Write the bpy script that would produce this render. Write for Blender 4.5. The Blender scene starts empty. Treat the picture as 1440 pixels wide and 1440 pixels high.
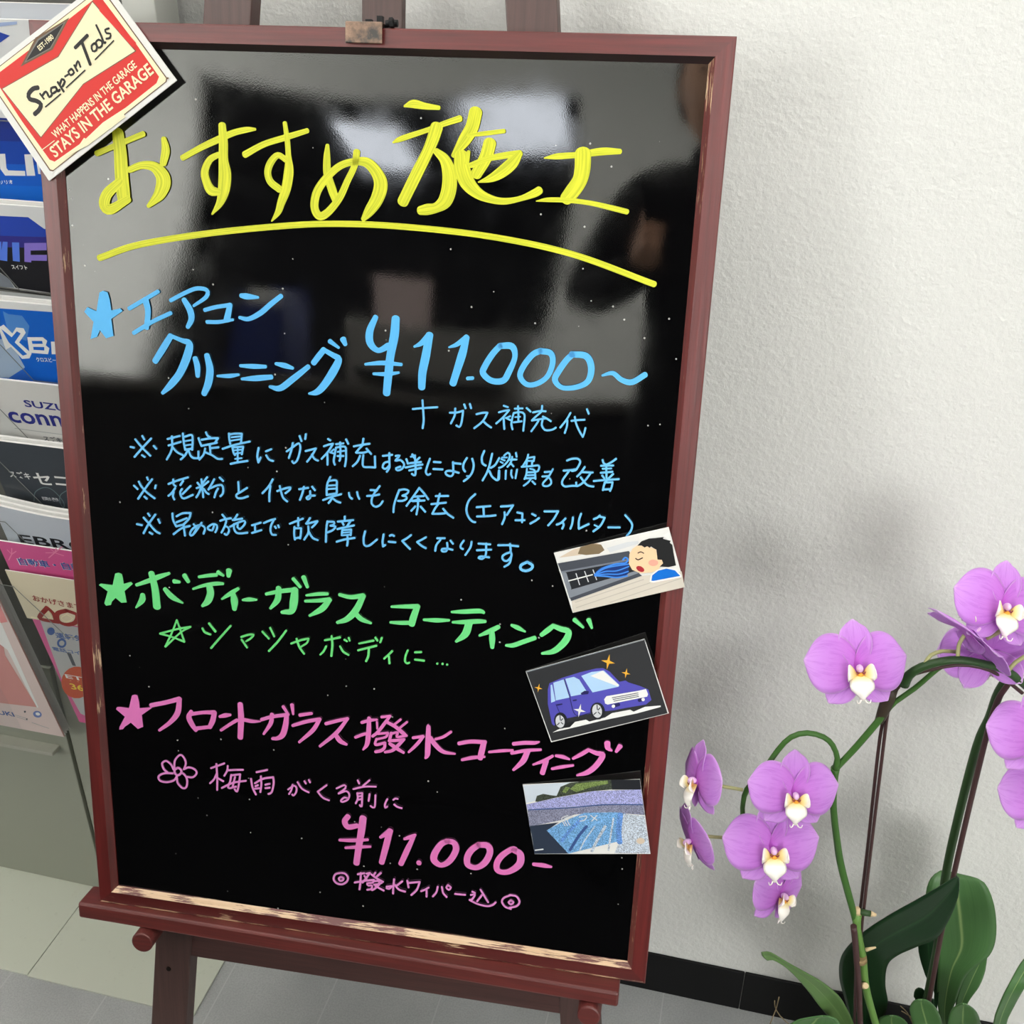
import bpy, bmesh, math, random
from mathutils import Vector, Matrix
PI = math.pi
SC = bpy.context.scene
COL = SC.collection

# ------------------------------------------------------------------ camera, world, exposure
cam_data = bpy.data.cameras.new('camera')
cam = bpy.data.objects.new('camera', cam_data)
COL.objects.link(cam)
_r, _u, _w = Vector((0.9716, 0.2365, 0.0087)), Vector((-0.1215, 0.4673, 0.8757)), Vector((-0.2031, 0.8519, -0.4828))
cam.matrix_world = Matrix(((_r.x, _u.x, -_w.x, 0.1636), (_r.y, _u.y, -_w.y, -1.0075), (_r.z, _u.z, -_w.z, 1.3146), (0, 0, 0, 1)))
cam_data.sensor_width = 36.0
cam_data.lens = 1482.95 / 1440.0 * 36.0
cam_data.clip_start = 0.02
SC.camera = cam
world = bpy.data.worlds.new('world'); SC.world = world; world.use_nodes = True
world.node_tree.nodes['Background'].inputs[0].default_value = (1.0, 0.985, 0.95, 1)
world.node_tree.nodes['Background'].inputs[1].default_value = 16.0
SC.view_settings.view_transform = 'Standard'
SC.view_settings.look = 'None'
SC.view_settings.gamma = 1.0
SC.view_settings.exposure = 0.0
LIGHT_POWER = 11.0

# ------------------------------------------------------------------ helpers
def lin(c):
    return tuple(((v / 255.0) / 12.92 if v / 255.0 <= 0.04045 else ((v / 255.0 + 0.055) / 1.055) ** 2.4) for v in c)

MATS = {}
def mat(name, rgb, rough=0.5, spec=0.5, metal=0.0, ior=1.5, emit=0.0):
    if name in MATS: return MATS[name]
    m = bpy.data.materials.new(name); m.use_nodes = True
    b = m.node_tree.nodes['Principled BSDF']
    c = lin(rgb) + (1.0,)
    b.inputs['Base Color'].default_value = c
    b.inputs['Roughness'].default_value = rough
    b.inputs['Specular IOR Level'].default_value = spec
    b.inputs['Metallic'].default_value = metal
    b.inputs['IOR'].default_value = ior
    if emit:
        b.inputs['Emission Color'].default_value = c
        b.inputs['Emission Strength'].default_value = emit
    MATS[name] = m
    return m

class N:
    """small node-tree writer"""
    def __init__(s, m): s.t = m.node_tree; s.b = s.t.nodes['Principled BSDF']
    def add(s, typ, **kw):
        n = s.t.nodes.new(typ)
        for k, v in kw.items():
            if k in n.inputs.keys(): n.inputs[k].default_value = v
            else: setattr(n, k, v)
        return n
    def link(s, a, b): s.t.links.new(a, b)
    def coord(s, kind='Object', scale=(1, 1, 1)):
        c = s.add('ShaderNodeTexCoord'); mp = s.add('ShaderNodeMapping'); mp.inputs['Scale'].default_value = scale
        s.link(c.outputs[kind], mp.inputs['Vector']); return mp.outputs['Vector']
    def noise(s, vec, scale, detail=3.0, rough=0.5):
        n = s.add('ShaderNodeTexNoise'); n.inputs['Scale'].default_value = scale
        n.inputs['Detail'].default_value = detail; n.inputs['Roughness'].default_value = rough
        s.link(vec, n.inputs['Vector']); return n.outputs['Fac']
    def ramp(s, fac, stops):
        r = s.add('ShaderNodeValToRGB'); e = r.color_ramp.elements
        while len(e) < len(stops): e.new(0.5)
        for i, (p, c) in enumerate(stops): e[i].position = p; e[i].color = tuple(c) + (1.0,) if len(c) == 3 else c
        s.link(fac, r.inputs['Fac']); return r.outputs['Color']
    def mix(s, fac, a, b):
        m = s.add('ShaderNodeMix'); m.data_type = 'RGBA'
        if isinstance(fac, (int, float)): m.inputs[0].default_value = fac
        else: s.link(fac, m.inputs[0])
        for i, v in ((6, a), (7, b)):
            if isinstance(v, tuple): m.inputs[i].default_value = v + (1.0,)
            else: s.link(v, m.inputs[i])
        return m.outputs[2]
    def bump(s, h, strength, dist):
        b = s.add('ShaderNodeBump'); b.inputs['Strength'].default_value = strength; b.inputs['Distance'].default_value = dist
        s.link(h, b.inputs['Height']); s.link(b.outputs['Normal'], s.b.inputs['Normal'])

def setp(o, label=None, cat=None, group=None, kind=None):
    if label: o['label'] = label
    if cat: o['category'] = cat
    if group: o['group'] = group
    if kind: o['kind'] = kind
    return o

def obj(name, bm, mats, parent=None, smooth=False, bevel=0.0):
    me = bpy.data.meshes.new(name)
    bmesh.ops.recalc_face_normals(bm, faces=bm.faces[:])
    bm.to_mesh(me); bm.free()
    return link(name, me, mats, parent, smooth, bevel)

def link(name, me, mats, parent=None, smooth=False, bevel=0.0):
    o = bpy.data.objects.new(name, me); COL.objects.link(o)
    for m in (mats if isinstance(mats, (list, tuple)) else [mats]): me.materials.append(m)
    if smooth:
        for p in me.polygons: p.use_smooth = True
    if parent: o.parent = parent
    if bevel:
        b = o.modifiers.new('edge', 'BEVEL'); b.width = bevel; b.segments = 2; b.limit_method = 'ANGLE'; b.angle_limit = 0.6
    return o

def empty(name, M, label=None, cat=None, group=None):
    o = bpy.data.objects.new(name, None); COL.objects.link(o)
    o.empty_display_size = 0.05
    o.matrix_world = M
    return setp(o, label, cat, group)

def box(bm, lo, hi, mi=0):
    vs = [bm.verts.new((x, y, z)) for z in (lo[2], hi[2]) for y in (lo[1], hi[1]) for x in (lo[0], hi[0])]
    for f in ((0, 2, 3, 1), (4, 5, 7, 6), (0, 1, 5, 4), (2, 6, 7, 3), (0, 4, 6, 2), (1, 3, 7, 5)):
        bm.faces.new([vs[i] for i in f]).material_index = mi
    return vs

def hexa(bm, pts, mi=0):
    """8 corners: bottom ring (4) then top ring (4)"""
    vs = [bm.verts.new(p) for p in pts]
    for f in ((0, 3, 2, 1), (4, 5, 6, 7), (0, 1, 5, 4), (1, 2, 6, 5), (2, 3, 7, 6), (3, 0, 4, 7)):
        bm.faces.new([vs[i] for i in f]).material_index = mi

def cyl(bm, p0, p1, r0, r1=None, n=20, mi=0):
    r1 = r0 if r1 is None else r1
    p0, p1 = Vector(p0), Vector(p1); d = (p1 - p0).normalized()
    a = d.orthogonal().normalized(); b = d.cross(a)
    R = [[bm.verts.new(p + (a * math.cos(t) + b * math.sin(t)) * r) for t in [2 * PI * i / n for i in range(n)]] for p, r in ((p0, r0), (p1, r1))]
    for i in range(n):
        j = (i + 1) % n
        bm.faces.new((R[0][i], R[0][j], R[1][j], R[1][i])).material_index = mi
    bm.faces.new(R[0][::-1]).material_index = mi; bm.faces.new(R[1]).material_index = mi

def catmull(P, step):
    """smooth polyline through P (tuples of any length); step = sample distance along the first dims"""
    P = [tuple(map(float, p)) for p in P]
    if len(P) < 3: 
        Q = [P[0], tuple((a + b) / 2 for a, b in zip(P[0], P[-1])), P[-1]]
        return Q
    out = []
    E = [tuple(2 * a - b for a, b in zip(P[0], P[1]))] + P + [tuple(2 * a - b for a, b in zip(P[-1], P[-2]))]
    for i in range(1, len(E) - 2):
        p0, p1, p2, p3 = E[i - 1:i + 3]
        L = math.dist(p1[:2], p2[:2]) if len(p1) < 4 else math.dist(p1[:3], p2[:3])
        n = max(2, min(14, int(L / step)))
        for k in range(n):
            t = k / n
            out.append(tuple(0.5 * (2 * b + (c - a) * t + (2 * a - 5 * b + 4 * c - d) * t * t + (3 * b - a - 3 * c + d) * t ** 3) for a, b, c, d in zip(p0, p1, p2, p3)))
    out.append(P[-1])
    return out

def tube(bm, P, r, n=10, mi=0, cap=True):
    """round tube along 3D points; r a number or a list"""
    R = r if isinstance(r, (list, tuple)) else [r] * len(P)
    Q = catmull([tuple(p) + (q,) for p, q in zip(P, R)], 0.008)
    V = [Vector(q[:3]) for q in Q]
    rings = []; a = None
    for i, v in enumerate(V):
        d = (V[min(i + 1, len(V) - 1)] - V[max(i - 1, 0)]).normalized()
        a = d.orthogonal().normalized() if a is None else (a - d * a.dot(d)).normalized()
        b = d.cross(a)
        rings.append([bm.verts.new(v + (a * math.cos(2 * PI * k / n) + b * math.sin(2 * PI * k / n)) * Q[i][3]) for k in range(n)])
    for A, B in zip(rings, rings[1:]):
        for k in range(n):
            f = bm.faces.new((A[k], A[(k + 1) % n], B[(k + 1) % n], B[k])); f.material_index = mi; f.smooth = True
    if cap:
        bm.faces.new(rings[0][::-1]).material_index = mi; bm.faces.new(rings[-1]).material_index = mi

def ribbon(bm, pts, h, low, mi=0, uvl=None, step=0.0016, streak=0):
    """painted stroke on the local x-z plane (y = -h is the paint's face): pts (x, z, width) with round ends"""
    Q = catmull(pts, step)
    if len(Q) < 2: return
    tang = []
    for i in range(len(Q)):
        a, b = Q[max(i - 1, 0)], Q[min(i + 1, len(Q) - 1)]
        d = Vector((b[0] - a[0], b[1] - a[1])); tang.append(d.normalized() if d.length > 1e-9 else (tang[-1] if tang else Vector((1, 0))))
    S = []
    w0 = Q[0][2] / 2; w1 = Q[-1][2] / 2
    for k in (0.0, 0.45, 0.75, 0.93): 
        c = math.cos(math.asin(k)) if k else 1
        S.append((Vector(Q[0][:2]) - tang[0] * w0 * c * 0.8, tang[0], max(w0 * k, 0.00005)))
    L = [0]
    for i, q in enumerate(Q): S.append((Vector(q[:2]), tang[i], q[2] / 2))
    for k in (0.93, 0.75, 0.45, 0.0):
        c = math.cos(math.asin(k)) if k else 1
        S.append((Vector(Q[-1][:2]) + tang[-1] * w1 * c * 0.8, tang[-1], max(w1 * k, 0.00005)))
    rows = []; run = 0; last = None
    for c, t, w in S:
        if last is not None: run += (c - last).length
        last = c
        nrm = Vector((-t.y, t.x))
        l, r = c + nrm * w, c - nrm * w
        rows.append((bm.verts.new((l.x, -low, l.y)), bm.verts.new((l.x, -h, l.y)), bm.verts.new((r.x, -h, r.y)), bm.verts.new((r.x, -low, r.y)), run, w))
    for A, B in zip(rows, rows[1:]):
        for k in range(3):
            try: f = bm.faces.new((A[k], A[k + 1], B[k + 1], B[k]))
            except ValueError: continue
            f.material_index = mi
            if uvl is not None:
                for lp in f.loops:
                    src = A if lp.vert in A[:4] else B
                    side = 0.0 if lp.vert in src[:2] else 1.0
                    lp[uvl].uv = (src[4] + streak * 7.3, side * 0.012 + streak * 0.037)

def poly(bm, pts, h, mi=0):
    try: bm.faces.new([bm.verts.new((x, -h, z)) for x, z in pts]).material_index = mi
    except ValueError: pass

def blob(name, c, r, sc, m):
    bm = bmesh.new(); bmesh.ops.create_uvsphere(bm, u_segments=14, v_segments=10, radius=r)
    for v in bm.verts: v.co = Vector((v.co.x * sc[0], v.co.y * sc[1], v.co.z * sc[2])) + Vector(c)
    for f in bm.faces: f.smooth = True
    me = bpy.data.meshes.new(name); bm.to_mesh(me); bm.free(); me.materials.append(m); return me

def plane_matrix(P, ax, ay, n):
    ax, ay, n, P = Vector(ax), Vector(ay), Vector(n), Vector(P)
    return Matrix(((ax.x, -n.x, ay.x, P.x), (ax.y, -n.y, ay.y, P.y), (ax.z, -n.z, ay.z, P.z), (0, 0, 0, 1)))

def text_mesh(body, bold=0.02):
    cu = bpy.data.curves.new('t', 'FONT'); cu.body = body.replace('~', ' '); cu.offset = bold; cu.resolution_u = 3
    o = bpy.data.objects.new('t', cu); COL.objects.link(o)
    dg = bpy.context.evaluated_depsgraph_get()
    me = bpy.data.meshes.new_from_object(o.evaluated_get(dg))
    bpy.data.objects.remove(o); bpy.data.curves.remove(cu)
    return me

INK = dict(photopale=(188, 198, 214), brown=(112, 84, 62), cream=(244, 234, 196), signred=(218, 46, 40), grey=(120, 118, 112), black=(28, 26, 26), white=(238, 238, 236), pale=(228, 226, 224), beige=(214, 196, 176), olive=(128, 110, 84), palegrey=(212, 214, 218), slate=(72, 76, 86), lightslate=(120, 126, 138), ink=(34, 36, 42), midgrey=(132, 138, 148), wood=(214, 206, 194), woodline=(190, 182, 172), navy=(20, 52, 120), skyblue=(66, 138, 232), skin=(248, 208, 168), hair=(26, 26, 28), lipred=(172, 40, 52), blush=(240, 170, 150), shirt=(0, 110, 214), carddark=(48, 49, 52), carddark2=(34, 35, 38), carblue=(84, 80, 182), cardeep=(38, 36, 92), carwin=(178, 212, 246), gold=(240, 178, 60), sky=(206, 216, 228), treedark=(48, 58, 42), treegreen=(112, 134, 66), lavender=(160, 162, 218), violetgrey=(128, 130, 156), nightblue=(46, 56, 74), photoblue=(108, 164, 226), photoblue2=(92, 142, 214), deepblue=(58, 84, 140), palepic=(168, 186, 224), pageblue=(40, 70, 170), blue1=(30, 54, 146), blue2=(24, 72, 176), blue3=(20, 96, 204), blue4=(16, 108, 214), swiftblue=(40, 72, 182), swiftviolet=(52, 48, 140), night=(26, 26, 32), wordblue=(90, 130, 236), wordviolet=(140, 120, 214), xblue=(6, 100, 206), xblue2=(30, 110, 210), cloud=(170, 190, 214), cloud2=(80, 140, 214), wordnavy=(42, 48, 136), palegrey2=(164, 168, 170), slate2=(108, 128, 132), bluestripe=(40, 70, 156), orangestripe=(222, 160, 80), inkdark=(18, 20, 24), pinklight=(236, 140, 180), textwhite=(236, 238, 242), textblue=(50, 90, 160), pagegrey=(190, 190, 190), orange=(206, 78, 34), orangelight=(240, 170, 120), yellowtext=(246, 216, 60), brownred=(150, 46, 44), pinkpage2=(212, 148, 144), petalpink=(230, 150, 150), emblem=(110, 130, 190), palesheet=(206, 210, 218), whitesheet=(226, 227, 228), lightsheet=(214, 213, 210), charsheet=(62, 68, 76), silver=(196, 202, 212), pinksheet=(216, 92, 150), creamsheet=(226, 214, 186), pinkpage=(226, 206, 202), pinkedge=(226, 180, 176))
def ink(c):
    new = 'ink_' + c not in MATS
    m = mat('ink_' + c, INK[c], rough=0.45, spec=0.35)
    if new and c in ('lavender', 'violetgrey', 'photoblue', 'photoblue2', 'treegreen', 'treedark', 'photopale'):   # grain of the printed photograph
        n = N(m); g = n.noise(n.coord('Object', (1, 1, 1)), 1150, 2, .7)
        n.link(n.mix(n.ramp(g, [(.36, (0, 0, 0)), (.64, (1, 1, 1))]), tuple(v * .45 for v in lin(INK[c])), tuple(min(1, v * 1.45 + .05) for v in lin(INK[c]))), n.b.inputs['Base Color'])
    return m

def artwork(name, data, parent, h0=0.0002, dh=0.000016):
    """print on the local x-z plane of its sheet, one flat colour shape over another"""
    bm = bmesh.new(); cols = []
    h = h0
    for it in data.split(';'):
        t = it.split(' '); c = t[1]
        if c not in cols: cols.append(c)
        mi = cols.index(c); h += dh
        if t[0] == 'P':
            v = [int(x) / 1e4 for x in t[2:]]
            poly(bm, list(zip(v[::2], v[1::2])), h, mi)
        elif t[0] == 'S':
            w = int(t[2]) / 1e4; v = [int(x) / 1e4 for x in t[3:]]
            ribbon(bm, [(a, b, w) for a, b in zip(v[::2], v[1::2])], h, h - dh / 2, mi)
        elif t[0] == 'T':
            me = text_mesh(t[2])
            if not me.vertices: continue
            xs = [q.co.x for q in me.vertices]; ys = [q.co.y for q in me.vertices]
            x0, x1, y0, y1 = min(xs), max(xs), min(ys), max(ys)
            if len(t[2].replace('・', '')) == 0: y0, y1 = y0 - .3, y1 + .3
            px, pz, L, H = [int(x) / 1e4 for x in t[3:7]]; a = float(t[7]); ca, sa = math.cos(a), math.sin(a)
            vs = []
            for q in me.vertices:
                x = (q.co.x - x0) / (x1 - x0) * L; y = (q.co.y - y0) / max(y1 - y0, 1e-6) * H
                vs.append(bm.verts.new((px + x * ca - y * sa, -h, pz + x * sa + y * ca)))
            for p in me.polygons:
                try: bm.faces.new([vs[i] for i in p.vertices]).material_index = mi
                except ValueError: pass
            bpy.data.meshes.remove(me)
    me = bpy.data.meshes.new(name); bm.to_mesh(me); bm.free()
    return link(name, me, [ink(c) for c in cols], parent)

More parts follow.
